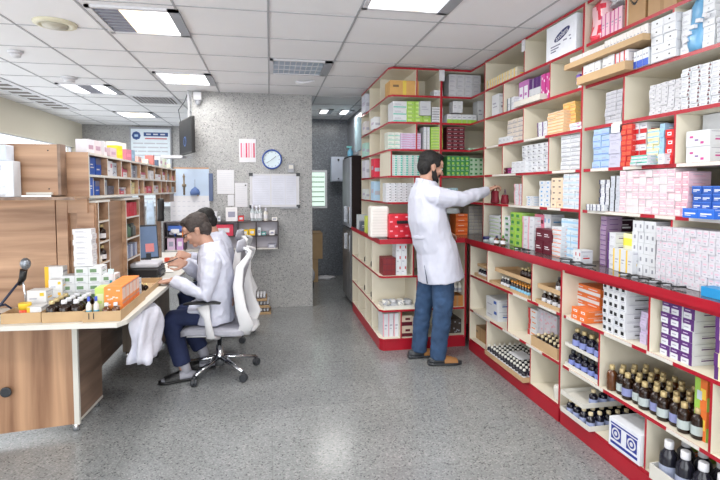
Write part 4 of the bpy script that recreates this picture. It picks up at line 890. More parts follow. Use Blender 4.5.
# paper tags
for (x, y, z, w, h, lb, a) in ((1.852, 3.40, 2.50, .05, .085, 'white paper tag hanging at top edge of far wall shelves', 0), (1.852, 2.39, 1.775, .055, .05, 'white paper tag hanging above the pale blue boxes', .2)):
    mb = MB(); mb.box(-w / 2, w / 2, -.001, .001, -h / 2, h / 2, M_paper); mb.box(-w * .3, w * .3, -.0014, -.001, 0, h * .1, M_ink)
    tag(mb.obj('paper_tag', loc=(x, y, z), rz=-PI / 2 + a), lb, 'tag')
tag(MB().box(-.025, .025, -.012, .0, -.05, .05, M_paper).obj('paper_tag', loc=(1.576, 4.392, 2.49)), 'white paper tag on the red post of the end shelves', 'tag')
# dark red bag held by the man and its twin on the shelf
mr = mat('dark_red_fabric', (.44, .05, .13), .6, var=.15)
o = thing('gift_bag', 'dark red small bag held by the standing man', 'bag', (1.865, 3.86, 1.322), -PI / 2)
bag_mesh(.11, .05, .105, mr, 21, lumps=.05).obj('bag', o)
MB().tube([(-.025, 0, .10), (-.022, 0, .135), (0, 0, .15), (.022, 0, .135), (.025, 0, .10)], .004, mr, 6).obj('handle', o)
o = thing('gift_bag', 'smaller dark red bag standing right of the held one', 'bag', (1.885, 3.72, 1.320), -PI / 2)
bag_mesh(.09, .05, .075, mr, 22, lumps=.05).obj('bag', o)
MB().tube([(-.018, 0, .07), (0, 0, .12), (.018, 0, .07)], .003, mat('purple_ribbon', (.35, .2, .4), .5), 6).obj('handle', o)
# items loose on the wall counter
pump_bottle(1.77, 3.62, 1.001, .07, .022, (.12, .12, .3), 'small brown bottle on the wall counter by lime boxes', M_amberl)
pump_bottle(1.78, 3.53, 1.001, .08, .02, (.3, .5, .2), 'brown bottle with green cap on the wall counter', M_amberl)
o = thing('lidded_jar', 'small dark blue lidded jar on the counter near the corner', 'jar', (1.78, 3.82, 1.001)); MB().lathe([(.03, 0), (.032, .02), (.03, .022)], M_clear, 14).obj('body', o); MB().lathe([(.034, .022), (.034, .042), (.03, .046)], mat('navy_lid', (.12, .14, .35), .3), 14).obj('lid', o)
tag(MB().lathe([(.025, 0), (.028, .04), (.02, .045)], M_clear, 12).obj('plastic_cup', loc=(1.79, 3.74, 1.001)), 'small clear plastic cup beside the blue lidded jar', 'cup')
r = random.Random(11)
def cord(pts, rad, m, lb, nm='cable', cat='cable'): return tag(MB().tube(pts, rad, m, 6).obj(nm), lb, cat)
for (ya, yb, lb) in ((3.35, 3.15, 'thin black pens and cords heaped beneath the lime boxes'), (2.78, 2.45, 'tangled black cord on the wall counter before the dark divider'), (2.25, 2.05, 'black cord on the counter in front of the dotted cartons'), (2.06, 1.85, 'black cord on the counter under the rosy wall')):
    pts = [(1.785 + .022 * math.sin(i * 1.7 + ya), ya + (yb - ya) * (i / 11 + .03 * math.sin(i * 2.3)), 1.007 + .006 * abs(math.sin(i * 1.3))) for i in range(12)]
    cord(pts, .0045, M_black, lb)
    for k in range(2): tag(MB().tube([(1.765 + .01 * k, ya + (yb - ya) * (.2 + .35 * k), 1.006), (1.80, ya + (yb - ya) * (.36 + .35 * k), 1.007)], .005, M_grey, 6).obj('pen'), '%s grey pen lying by the %s' % (('farther', 'nearer')[k], lb.split(' on ')[0].split(' heaped')[0] + (' near dotted cartons' if 'dotted' in lb else ' near rosy wall' if 'rosy' in lb else '')), 'pen')
tag(MB().box(-.03, .03, -.05, .05, 0, .04, mat('cyan_card', (.15, .55, .78), .4)).obj('cyan_box', loc=(1.80, 1.69, 1.001)), 'cyan blue small box on the wall counter before the rosy wall', 'box')
# white box and red crate etc. on end counter
o = thing('white_canister', 'large ivory plastic box on the left end of the counter', 'box', (.97, 4.36, 1.001))
MB().box(-.085, .085, -.07, .07, 0, .285, mat('ivory_plastic', (.88, .86, .84), .4)).obj('body', o, bevel=.02)
mb = MB()
for i in range(9): mb.box(-.07, .07, -.0715, -.069, .03 + i * .026, .032 + i * .026, mat('ivory_rib', (.74, .72, .70), .5))
mb.obj('ribs', o)
o = thing('red_crate', 'red patterned case with black handle on the end counter', 'case', (1.20, 4.33, 1.001))
MB().box(-.16, .14, -.09, .09, 0, .215, mat('red_case', (.80, .10, .18), .4, var=.2, scale=30)).obj('body', o, bevel=.008)
mb = MB(); pw = mat('pink_print', (.93, .62, .68), .5)
for i in range(5):
    for j in range(6):
        if (i + j) % 2: mb.box(-.15 + j * .048, -.125 + j * .048, -.0915, -.09, .015 + i * .042, .028 + i * .042, pw)
mb.obj('print', o)
MB().box(-.09, .11, -.115, -.092, .13, .158, M_black).obj('handle', o, bevel=.006)
tag(bag_mesh(.14, .12, .05, M_clear, 31, lumps=.3).obj('plastic_bag', loc=(1.70, 4.43, 1.208)), 'pale green and clear plastic bag on top of the orange boxes', 'bag')
for i, (x, y, w, h, c, lb) in enumerate(((.985, 5.25, .10, .16, (.80, .82, .84), 'grey white box far on the end counter'), (.965, 5.05, .07, .10, (.35, .38, .45), 'dark small pack on end counter beside grey box'), (.985, 4.82, .09, .17, (.75, .80, .35), 'yellow green box behind the ivory box'), (1.0, 4.65, .10, .14, (.55, .20, .25), 'dark red box directly behind the ivory box'))):
    b = bpy.data.objects.new('small_carton', box_mesh(w, .1, h, 'plain', c, (.5, .5, .55), 'small_carton')); COL.objects.link(b); b.location = (x, y, 1.001); tag(b, lb, 'box')
# left facing cells of the end unit, upper
for i, (y, z, w, h, c, lb) in enumerate(((5.55, 2.304, .24, .20, (.84, .85, .90), 'pale carton in top left facing cell of end shelves'), (5.53, 2.059, .20, .14, (.88, .86, .86), 'white packet with pink in left facing cell'), (5.05, 2.059, .2, .12, (.90, .91, .93), 'white box in left facing cell nearer the front'),
                               (5.53, 1.564, .22, .20, (.86, .86, .90), 'large white pack in the left facing cell above pink label'), (5.05, 1.564, .14, .19, (.85, .16, .28), 'red pack in left facing cell of the end shelves'),
                               (5.05, 1.319, .16, .20, (.70, .82, .92), 'light blue pack in left facing cell'), (5.53, 1.319, .2, .12, (.86, .88, .88), 'white pack far in the left facing cell'), (5.53, 1.809, .2, .15, (.70, .86, .82), 'mint pack in left facing cell of end shelves'))):
    mb = MB(); mb.box(-.06, .06, -w / 2, w / 2, 0, h, cm(c)); mb.box(-.0605, -.06, -w * .3, w * .3, h * .4, h * .6, cm((.75, .72, .80)))
    mb.box(-.05, .05, -w / 2 - .0006, -w / 2, h * .3, h * .5, cm((.72, .72, .78))); tag(mb.obj('cell_pack', loc=(1.12, y, z + .0005)), lb, 'pack')
# left facing cells of the base unit
sb_ = bottle_mesh(.022, .075, M_black, M_dgrey, None)
for i, (y, z) in enumerate(((5.08, .671), (4.74, .671), (5.08, .367), (4.74, .367))):
    b = bpy.data.objects.new('small_bottle', sb_); COL.objects.link(b); b.location = (1.0, y, z + .0005)
    tag(b, 'dark small bottle in %s %s cell of the base end side' % (('upper', 'lower')[i // 2], ('farther', 'nearer')[i % 2]), 'bottle', 'dark bottles in the end side cells')
tag(bag_mesh(.1, .14, .10, M_wt, 41).obj('plastic_bag', loc=(1.05, 5.47, .3675)), 'white small bag in farthest cell of the base end side', 'bag')
# end base front cells
tray(.99, 1.27, 4.2, 4.42, .3675, .03, M_wt, 'white tray of clear bags behind the jeans', 'display_tray')
for i in range(4):
    tag(bag_mesh(.075, .12, .06, M_film if i % 2 else M_wt, 50 + i, M_grey, lumps=.25).obj('clear_bag', loc=(1.03 + i * .068, 4.31, .372)), '%s crumpled clear bag in white tray behind the jeans' % ORD[i], 'bag', 'clear bags in the white tray')
wb = split_bottle(.02, .085, M_wt, M_wt, M_grey, 'pill_bottle')
put_bottles(wb, [(1.585 + (i % 4) * .042, 4.24 + (i // 4) * .05, .497) for i in range(8)], 'white bottle', 'on the tan carton right of the man', 'white bottles on the tan carton', 'pill_bottle')

# ---------------------------------------------------------------- trays and bottles in the base units
bs = split_bottle(.021, .095, M_amber, M_wt, mat('blue_label', (.50, .55, .72), .5), 'medicine_bottle', 12)
bw = split_bottle(.021, .095, M_amber, M_dgrey, M_paper, 'medicine_bottle', 12)
bo = split_bottle(.017, .070, M_amber, mat('orange_cap', (.90, .60, .25), .4), mat('sky_label', (.55, .78, .90), .5), 'medicine_bottle', 10)
bsm = split_bottle(.018, .075, mat('dark_glass', (.10, .09, .14), .1), M_wt, M_paper, 'medicine_bottle', 10)
# upper shelf, corner cell
tray(1.77, 1.95, 3.77, 4.04, .6815, .025, M_card, 'cardboard tray in the corner cell below the counter')
put_bottles(bsm, [(1.80, 3.80 + .045 * i, .686) for i in range(5)], 'small white labelled bottle', 'in corner cell tray', 'bottles in the corner cell tray')
tray(1.77, 1.95, 3.77, 3.98, .775, .02, M_card, 'little upper cardboard tray in the corner cell')
put_bottles(bsm, [(1.80, 3.80, .78)], 'single bottle', 'on the upper corner cell tray', None, names=['single dark bottle on the upper corner cell tray'])
# upper shelf, second cell
tray(1.755, 1.95, 3.10, 3.71, .6815, .022, M_card, 'long cardboard tray of blue labelled bottles below counter')
put_bottles(bo, [(1.785 + .042 * (i % 2), 3.14 + .04 * (i // 2), .687) for i in range(14)], 'orange capped small bottle', 'in long lower tray', 'orange capped bottles in long lower tray')
put_bottles(bsm, [(1.785, 3.44 + .045 * i, .687) for i in range(3)], 'dark bottle', 'at the far end of long lower tray', 'dark bottles at the tray end')
tray(1.76, 1.95, 3.08, 3.62, .790, .03, M_card, 'upper cardboard tray leaning over orange capped bottles')
put_bottles(split_bottle(.02, .08, M_amber, M_gold, None, 'medicine_bottle', 10), [(1.80 + .045 * (i % 2), 3.12 + .045 * (i // 2), .795) for i in range(8)], 'gold capped brown bottle', 'in upper tray', 'gold capped bottles in the upper tray')
tag(MB().box(1.78, 1.9, 3.058, 3.072, .6815, .80, cm((.80, .86, .80))).obj('leaflet_pack'), 'pale green upright pack at the near end of long tray', 'pack')
# third cell
tray(1.755, 1.95, 2.73, 3.0, .6815, .025, M_card, 'lower cardboard tray with four white capped bottles')
put_bottles(split_bottle(.02, .085, M_amber, M_wt, M_paper, 'medicine_bottle', 12), [(1.79, 2.76 + .062 * i, .687) for i in range(4)], 'white capped bottle', 'in lower tray before the red post', 'four bottles in lower tray')
tray(1.755, 1.95, 2.72, 2.98, .785, .03, M_card, 'upper cardboard tray above the four white capped bottles')
put_bottles(bw, [(1.80, 2.745, .79), (1.80, 2.80, .79)], 'x', 'x', 'bottles in the tray above four', names=['dark bottle at near end of the upper tray', 'dark bottle second from near end of the upper tray'])
# middle shelf
tray(1.755, 1.95, 2.74, 3.05, .3735, .07, M_card, 'cardboard tray of brown bottles before the floral boxes')
put_bottles(split_bottle(.019, .085, M_amber, mat('beige_cap', (.82, .76, .62), .4), M_paper, 'medicine_bottle', 12), [(1.785 + .05 * (i % 3), 2.765 + .048 * (i // 3), .379) for i in range(18)], 'brown bottle with beige cap', 'in tray before floral boxes', 'beige capped bottles')
bbl = split_bottle(.028, .115, mat('navy_glass', (.06, .06, .13), .1), M_gold, mat('violet_label', (.52, .56, .78), .5), 'syrup_bottle', 14)
tray(1.757, 1.97, 2.36, 2.66, .3735, .022, M_wt, 'white lower tray of five blue labelled bottles', 'display_tray')
put_bottles(split_bottle(.026, .095, mat('navy_glass', (.06, .06, .13), .1), M_dgrey, mat('blue_white_label', (.50, .55, .80), .5), 'syrup_bottle', 14), [(1.79, 2.385 + .06 * i, .379) for i in range(5)], 'blue labelled bottle', 'in white lower tray', 'five bottles in the white lower tray', 'syrup_bottle')
tray(1.757, 1.97, 2.36, 2.66, .497, .022, M_wt, 'white upper tray of four gold capped bottles', 'display_tray')
put_bottles(bbl, [(1.79, 2.39 + .066 * i, .5025) for i in range(4)], 'gold capped violet labelled bottle', 'on white upper tray', 'four gold capped bottles', 'syrup_bottle')
big = [split_bottle(.0265, .132, M_amberl if k == 2 else M_amber, M_gold, lb, 'syrup_bottle', 16, prof=[(.024, 0), (.0265, .005), (.0265, .086), (.023, .096), (.012, .106), (.010, .115)]) for k, lb in enumerate((mat('lilac_label', (.52, .54, .72), .5), mat('mint_label', (.70, .74, .74), .5), None))]
pts = [(1.79 + .060 * k + .014 * (i % 2), 2.285 - .058 * i - .010 * k, .374) for i in range(10) for k in range(4)]
for i, p in enumerate(pts):
    k = 2 if i == 0 else (0, 1, 0, 1, 1)[(i // 4) % 5] if i % 4 < 2 else (0, 2)[i % 2]
    put_bottles(big[k], [p], '', '', 'gold capped brown bottles crowded on the base shelf', 'syrup_bottle',
        names=['brown gold capped bottle, %s row from the far end, %s deep' % (ORD[i // 4], ORD[i % 4])])
# bottom shelf
tray(1.70, 2.02, 3.05, 3.66, .1095, .035, M_card, 'cardboard tray packed with little bottles sticking out')
lb9 = split_bottle(.019, .08, mat('dark_glass', (.10, .09, .14), .1), M_wt, M_paper, 'small_bottle', 8)
k = 0
for i in range(13):
    for j in range(7):
        b = [(1.725 + .044 * j, 3.08 + .0455 * i, .1145)]
        put_bottles(lb9, b, '', '', 'little bottles packed in the protruding tray', 'small_bottle', names=['little white capped bottle, row %s from near end, %s from the aisle' % (ORD[i], ORD[j])]); k += 1
tag(MB().box(1.78, 1.9, 3.25, 3.42, .196, .200, M_paper).obj('paper_sheet'), 'white paper lying on the packed little bottles', 'paper')
tag(bag_mesh(.07, .08, .09, M_wt, 61).obj('plastic_bag', loc=(1.80, 2.77, .1085)), 'white scrunched little bag alone at the bottom shelf post', 'bag')
tray(1.715, 2.15, 2.36, 2.63, .1085, .028, M_wt, 'white bottom tray with a row of dark bottles', 'display_tray')
bd = split_bottle(.024, .088, mat('navy_glass', (.06, .06, .13), .1), mat('beige_cap', (.82, .76, .62), .4), mat('pale_blue_label', (.58, .62, .76), .5), 'syrup_bottle', 12)
put_bottles(bd, [(1.745 + .056 * (i // 4), 2.39 + .06 * (i % 4), .114) for i in range(28)], 'dark bottle with pale label', 'in the white bottom tray', 'bottles in the white bottom tray', 'syrup_bottle')
tray(1.715, 2.02, 2.42, 2.63, .211, .028, M_wt, 'white tray resting over the dark bottle row', 'display_tray')
put_bottles(bd, [(1.80 + .06 * i, 2.445, .2165) for i in range(3)], 'dark short bottle', 'on the tray over the dark row', 'three short bottles', 'syrup_bottle')
o = thing('white_carton', 'white carton with two blue square emblems on the bottom shelf', 'carton', (1.86, 2.125, .1085), -PI / 2)
MB().box(-.11, .11, -.12, .12, 0, .15, cm((.88, .89, .92))).obj('body', o, bevel=.002)
mb = MB(); nb = mat('logo_blue', (.10, .18, .55), .4)
mb.box(-.095, .095, -.1207, -.12, .122, .130, nb); mb.box(-.095, .095, -.1207, -.12, .018, .032, nb)
for s in (-1, 1):
    mb.box(s * .055 - .036, s * .055 + .036, -.1207, -.12, .045, .115, nb)
    for r_, m in ((.029, M_paper), (.020, nb), (.011, M_paper)):
        q = MB(); q.lathe([(r_, 0), (r_, .0006)], m, 20); i0 = len(mb.v)
        mb.lathe([(r_, .0), (r_, .0006)], m, 20)
        for v in range(i0, len(mb.v)): x, y, z = mb.v[v]; mb.v[v] = (s * .055 + x, -.1207 - (.032 - r_) * .05 - z, .08 + y * 1.0)
mb.obj('emblem', o)
# jugs in an open carton
o = tray(1.72, 1.98, 1.45, 1.93, .1085, .07, M_wt, 'open white carton of big dark bottles at the bottom shelf', 'open_carton')
bj = split_bottle(.038, .19, mat('jug_dark', (.12, .12, .16), .15), M_white, mat('jug_label', (.62, .65, .74), .5), 'large_bottle', 18, prof=[(.034, 0), (.038, .01), (.038, .11), (.034, .132), (.020, .152), (.018, .163)])
put_bottles(bj, [(1.775 + .09 * (i % 2), 1.88 - .09 * (i // 2), .1135) for i in range(8)], 'big dark bottle with white cap', 'in the open carton', 'big bottles in the open carton', 'large_bottle')
# ================================================================ PHARMACY DESK (left)
o = thing('service_desk', 'wooden desk with white top carrying cardboard trays and microphone', 'desk', (-.78, 2.76, 0))
dx, dy = -.78, 2.76
def DK(nm, *b, m=M_wv, fm=None, par=None, bevel=0): return MB().box(b[0] - dx, b[1] - dx, b[2] - dy, b[3] - dy, b[4], b[5], m, fm).obj(nm, par or o, bevel=bevel)
mb = MB(); P = [(-2.3, 2.82), (-1.3, 2.77), (-.80, 2.735), (-.765, 2.80), (-.725, 4.18), (-.725, 5.7), (-1.35, 5.7), (-1.35, 3.25), (-2.3, 3.25)]
P = [(x - dx, y - dy) for x, y in P]
mb.quad([(x, y, .74) for x, y in P], M_wt); mb.quad([(x, y, .715) for x, y in reversed(P)], M_wt)
for i in range(len(P)):
    a, b = P[i], P[(i + 1) % len(P)]; mb.quad([(a[0], a[1], .715), (b[0], b[1], .715), (b[0], b[1], .74), (a[0], a[1], .74)], M_wt)
mb.obj('desk_top', o)
fp = MB(); A, B_ = Vector((-2.3 - dx, 2.93 - dy, 0)), Vector((-1.145 - dx, 3.09 - dy, 0))
def wallseg(mb, a, b, t, z0, z1, m, edge=None):
    d = (b - a).normalized(); n = Vector((d.y, -d.x, 0)) * t
    p = [a, b, b - n, a - n]
    mb.quad([(q.x, q.y, z1) for q in p], m); mb.quad([(q.x, q.y, z0) for q in reversed(p)], m)
    for i in range(4):
        u, v = p[i], p[(i + 1) % 4]; mb.quad([(u.x, u.y, z0), (v.x, v.y, z0), (v.x, v.y, z1), (u.x, u.y, z1)], (edge if i == 1 and edge else m))
    return mb
wallseg(fp, A, B_, .02, .055, .714, M_wv, M_wt).obj('front_panel', o)
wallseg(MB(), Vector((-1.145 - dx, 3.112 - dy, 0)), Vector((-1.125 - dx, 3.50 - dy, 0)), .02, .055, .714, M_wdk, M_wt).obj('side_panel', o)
MB().box(-1.15 - dx, -1.122 - dx, 3.088 - dy, 3.112 - dy, .05, .714, M_wt).obj('edge_trim', o)
wallseg(MB(), Vector((-1.145 - dx, 3.112 - dy, 0)), Vector((-1.121 - dx, 3.50 - dy, 0)), .026, .040, .056, M_wt).obj('edge_trim', o)
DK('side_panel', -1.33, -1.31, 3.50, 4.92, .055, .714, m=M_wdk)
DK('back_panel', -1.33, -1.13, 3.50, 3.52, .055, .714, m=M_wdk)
for x, y in ((-1.155, 3.13), (-1.15, 3.46), (-1.33, 4.88), (-1.9, 3.03)): MB().lathe([(.02, 0), (.018, .02), (.018, .056)], M_chrome, 14, (x - dx, y - dy, 0)).obj('foot', o)
MB().lathe([(.03, 0), (.028, .006), (.02, .004)], M_dgrey, 18, T=Matrix.Translation((-1.475 - dx, 3.022 - dy, .30)) @ R2(PI / 2, 'X')).obj('cable_port', o)
# drawer pedestal
o2 = thing('desk_pedestal', 'grey brown pedestal cabinet under the desk at the knees', 'cabinet', (-1.05, 4.55, 0))
Mped = wood('grey_brown', 'z', (.38, .34, .30), (.52, .47, .42))
MB().box(-.18, .10, -.20, .25, .07, .713, Mped).obj('body', o2)
MB().box(.10, .115, -.19, .02, .08, .70, Mped).obj('door', o2); MB().box(.10, .115, .03, .24, .08, .70, Mped).obj('door', o2)
for x in (-.15, .08):
    for y in (-.17, .22): MB().lathe([(.016, 0), (.016, .071)], M_chrome, 12, (x, y, 0)).obj('foot', o2)
# hanging white plastic bag
mb = bag_mesh(.15, .33, .34, mat('white_film', (.88, .88, .93), .5, bump=1., scale=22), 71, n=36, lumps=.42)
b = mb.obj('carrier_bag', loc=(-.815, 3.38, .335), rz=-.12)
tag(b, 'white plastic carrier bag hanging from the desk edge', 'bag')
MB().tube([(.0, -.1, .30), (.02, -.06, .37), (.02, .06, .375), (.0, .1, .30)], .012, M_white, 8).obj('handle', b)
# back wall panels of the desk
o = thing('desk_back_panels', 'tall wooden panelling standing behind microphone on the desk', 'panel', (-1.5, 3.2, .741))
def HB(nm, x0, x1, y0, y1, z0, z1, m=M_wd, fm=None, par=None): return MB().box(x0 + 1.5, x1 + 1.5, y0 - 3.2, y1 - 3.2, z0 - .741, z1 - .741, m, fm).obj(nm, par or o)
HB('panel', -2.3, -1.262, 3.20, 3.222, .7415, 1.388)
HB('panel', -1.262, -1.252, 3.215, 3.235, .7415, 1.388, M_wdk)
HB('panel', -1.25, -1.045, 3.226, 3.244, .7415, 1.359)
HB('pilaster', -1.25, -1.19, 3.185, 3.225, .7415, 1.385)
HB('bracket', -1.19, -1.08, 3.19, 3.225, 1.30, 1.385)
HB('pilaster', -1.145, -1.05, 3.205, 3.2255, .7415, 1.35)
# overhead cabinet nearest the viewer
o = thing('overhead_cabinet', 'wooden overhead cabinet beside the stack of white packages', 'cabinet', (-1.25, 3.03, 1.39))
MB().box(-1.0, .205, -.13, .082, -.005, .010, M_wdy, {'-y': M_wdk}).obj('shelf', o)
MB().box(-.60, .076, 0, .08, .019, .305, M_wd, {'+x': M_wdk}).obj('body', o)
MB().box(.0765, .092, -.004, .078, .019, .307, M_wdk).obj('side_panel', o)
MB().box(-.08, .05, -.02, -.001, .022, .036, M_wt).obj('handle', o)
mb = MB()
for z in (.055, .27): mb.lathe([(.004, 0), (.004, .002)], M_black, 8, T=Matrix.Translation((.03, -.002, z)) @ R2(PI / 2, 'X'))
mb.obj('screws', o)
# shelf stack of small white packages in front
for i, (x, z, w, h, c, lb) in enumerate(((-1.435, 1.401, .17, .195, (.84, .86, .89), 'lower stack of white wrapped packages beside the overhead cabinet'), (-1.455, 1.5965, .15, .085, (.80, .83, .88), 'upper white wrapped package beside the overhead cabinet'))):
    o = thing('wrapped_package', lb, 'package', (x, 2.955, z))
    MB().box(-w / 2, w / 2, -.035, .05, 0, h, cm(c)).obj('body', o, bevel=.004)
    bag_mesh(w * 1.04, .095, h * .99, M_film, 80 + i, lumps=.05).obj('wrap', o, loc=(0, .006, 0))
# long hutch with small cells
HX, HY0, HY1 = -1.04, 3.13, 5.80
o = thing('pigeonhole_hutch', 'long white edged pigeonhole shelf full of small packs above the desk', 'shelf unit', (HX, HY0, 1.39))
def HH(nm, x0, x1, y0, y1, z0, z1, m=M_wdy, fm=None): return MB().box(x0 - HX, x1 - HX, y0 - HY0, y1 - HY0, z0 - 1.39, z1 - 1.39, m, fm).obj(nm, o)
HZ = [1.39, 1.516, 1.645]
for z in HZ: HH('board', -1.24, HX, HY0, HY1, z, z + .014, M_wdy, {'+x': M_wt})
HH('end_panel', -1.24, HX - .001, HY0 - .016, HY0, 1.39, 1.659, M_wd, {'+x': M_wt})
HH('end_panel', -1.24, HX, HY1, HY1 + .016, 1.39, 1.659, M_wdy, {'+x': M_wt})
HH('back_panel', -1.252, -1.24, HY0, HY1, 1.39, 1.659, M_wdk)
D1 = [3.30, 3.44, 3.73, 3.90, 4.25, 4.48, 4.78, 5.05, 5.35, 5.55]; D2 = [3.39, 3.68, 3.80, 4.08, 4.36, 4.55, 4.75, 5.05, 5.25, 5.5]
D1 = [3.45, 3.75, 4.0, 4.28, 4.52, 4.80, 5.1, 5.35, 5.58]; D2 = [3.38, 3.68, 3.98, 4.2, 4.38, 4.72, 5.05, 5.3, 5.55]
for dv, z in ((D1, HZ[1]), (D2, HZ[0])):
    for y in dv: HH('divider', -1.239, HX - .0005, y, y + .012, z + .0145, z + .1255, M_wdy, {'+x': M_wt})
HH('bracket', -1.20, -1.06, 5.55, 5.78, 1.30, 1.389, M_wdk)
# supporting columns with shelves
for (y0, y1, zs, lb) in ((3.25, 3.46, (1.245, 1.115, .98, .86), 'narrow wood shelf column with white edges holding dark bottles'), (3.84, 4.22, (1.235, 1.075, .92), 'wider wood shelf column with white edges holding red folders')):
    o = thing('shelf_column', lb, 'shelf unit', (HX, y0, .7405))
    def CC(nm, x0, x1, a, b, z0, z1, m=M_wdy, fm=None): return MB().box(x0 - HX, x1 - HX, a - y0, b - y0, z0 - .7405, z1 - .7405, m, fm).obj(nm, o)
    for y in (y0, y1 - .014): CC('side_panel', -1.24, HX, y, y + .014, .7415, 1.36, M_wdy, {'+x': M_wt})
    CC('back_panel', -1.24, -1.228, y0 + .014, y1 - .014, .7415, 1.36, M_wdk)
    CC('top_board', -1.24, HX + .004, y0 - .03, y1 + .01, 1.3605, 1.374, M_wt)
    for z in zs: CC('board', -1.228, HX, y0 + .0145, y1 - .0145, z - .012, z, M_wdy, {'+x': M_wt})
o = thing('column_filler_panel', 'plain wood panel between the two shelf columns', 'panel', (-1.1, 3.65, .7405))
MB().box(0, .03, -.188, .188, .001, .62, M_wdy).obj('panel', o)
# contents of columns
dkb = split_bottle(.028, .10, M_amber, M_gold, M_paper, 'medicine_bottle', 12)
for i, (z, lb) in enumerate(((1.1155, 'dark bottle with white label on upper shelf of narrow column'), (.9805, 'dark bottle with white label on lower shelf of narrow column'))):
    put_bottles(dkb, [(-1.072, 3.395, z)], '', '', None, names=[lb])
tag(MB().lathe([(.022, 0), (.022, .04)], M_wt, 12).obj('ointment_jar', loc=(-1.065, 3.31, .9805)), 'little white jar beside dark bottle in narrow column', 'jar')
for i in range(3):
    o = MB().box(-.06, .0, -.045, .045, 0, .105, mat('red_folder', (.72, .08, .18), .5, var=.12)).obj('red_folder', loc=(-1.045, 3.91 + .098 * i, 1.2355))
    tag(o, ('left', 'middle', 'right')[i] + ' dark red folder in the wider column', 'folder', 'dark red folders')
for i, (y, c) in enumerate(((3.93, (.30, .40, .32)), (4.0, (.18, .22, .2)), (4.08, (.35, .36, .36)))):
    o = MB().lathe([(.025, 0), (.027, .01), (.027, .07), (.012, .085), (.012, .10)], cm(c), 12).obj('green_bottle', loc=(-1.07, y + .03, 1.0755)); tag(o, ('dark green', 'nearly black', 'grey')[i] + ' bottle in the wider column under the red folders', 'bottle')
for i in range(5): tag(MB().box(-.05, 0, -.022, .022, 0, .10, cm(((.70, .73, .80), (.45, .50, .62))[i % 2])).obj('ampoule_carton', loc=(-1.05, 3.89 + .062 * i, .9205)), ORD[i] + ' grey blue carton on the low shelf of wider column', 'box', 'grey cartons in wider column')
# contents of hutch cells
rr = random.Random(23)
pal = [((.90, .90, .92), 'white'), ((.88, .86, .82), 'ivory'), ((.62, .65, .68), 'grey'), ((.75, .30, .38), 'dull red'), ((.92, .90, .68), 'pale yellow'), ((.35, .36, .42), 'charcoal'), ((.75, .80, .86), 'ice blue'), ((.86, .62, .58), 'salmon')]
def cell(y0, y1, z, items):
    pass
def cells(dv, z, spec, rowname):
    e = [HY0] + dv + [HY1]
    for i in range(len(e) - 1):
        a, b = e[i] + (.014 if i else .002), e[i + 1] - .002; sp = spec[i]
        n = len(sp); w = (b - a) / max(n, 1)
        for j, (k, hh) in enumerate(sp):
            c, cn = pal[k] if isinstance(k, int) else k
            y = a + w * (j + .5); h = hh
            me = box_mesh(w * .92, .09, h, ('left', 'corner', 'plain', 'dots', 'top')[(i + j * 2) % 5], c, (.45, .45, .55) if k != 0 else (.72, .35, .45), 'drug_box')
            o = bpy.data.objects.new('drug_box', me); COL.objects.link(o); o.location = (HX - .055 - rr.uniform(0, .03), y, z + .0148); o.rotation_euler = (0, 0, PI / 2)
            tag(o, '%s box, %s in the %s cell of %s pigeonhole row' % (cn, ORD[j], ORD[i], rowname), 'box')
blue = ((.16, .36, .74), 'bright blue')
cells(D1, HZ[1], [[blue, blue, (blue)], [(0, .09), (0, .09)], [(3, .06), (0, .05)], [(2, .10), (5, .09), (2, .10)], [(0, .05)], [(0, .07), (0, .075)], [(0, .05)], [(6, .09), (0, .08)], [(2, .07)], [(1, .06), (3, .05)]] if 0 else
      [[(blue, .11), (blue, .11), (blue, .108)], [(0, .10), (6, .095)], [(3, .075), (0, .06)], [(2, .10), (5, .09), (2, .10)], [(0, .05)], [(0, .07), (0, .075)], [(0, .05)], [(6, .09), (0, .08)], [(2, .07)], [(1, .06), (3, .05)]], 'upper')
cells(D2, HZ[0], [[(blue, .108), (0, .105), (blue, .09)], [(2, .10), (5, .06)], [(0, .10), (3, .04), (0, .05)], [(4, .10), (4, .09)], [(0, .06)], [(7, .05), (3, .06)], [(0, .07)], [(3, .045)], [(1, .06), (7, .07)], [(0, .05), (2, .06)]], 'lower')
# things on top of the hutch
TOPS = [(-1.10, 3.24, .08, .105, (.90, .90, .93), 'white box standing first on the hutch top'), (-1.10, 3.36, .10, .11, (.88, .84, .86), 'white pink printed box second on the hutch top'), (-1.10, 3.50, .12, .12, (.88, .88, .90), 'tilting white box on hutch top before the yellow one'),
        (-1.09, 3.64, .09, .08, (.84, .76, .80), 'mauve white box on hutch top'), (-1.09, 3.78, .09, .115, (.95, .83, .20), 'bright yellow box on the hutch top'), (-1.12, 3.93, .16, .16, (.92, .92, .88), 'tall ivory box on the hutch top behind yellow'),
        (-1.08, 3.98, .08, .10, (.82, .50, .58), 'pink red box on hutch top'), (-1.09, 4.13, .08, .11, (.55, .68, .78), 'blue grey box on hutch top'), (-1.09, 4.33, .13, .06, (.90, .72, .68), 'peach flat box on hutch top'), (-1.08, 4.58, .14, .05, (.92, .90, .84), 'cream low box on hutch top'),
        (-1.08, 4.78, .045, .11, (.84, .52, .50), 'red tipped box on hutch top'), (-1.08, 4.95, .05, .07, (.40, .50, .62), 'slate small box on hutch top'), (-1.08, 5.1, .07, .12, (.90, .92, .93), 'white box on hutch top before the poster'), (-1.08, 5.3, .08, .11, (.80, .84, .78), 'grey green box on hutch top'), (-1.08, 5.55, .16, .06, (.88, .90, .84), 'wide low pack at hutch end')]
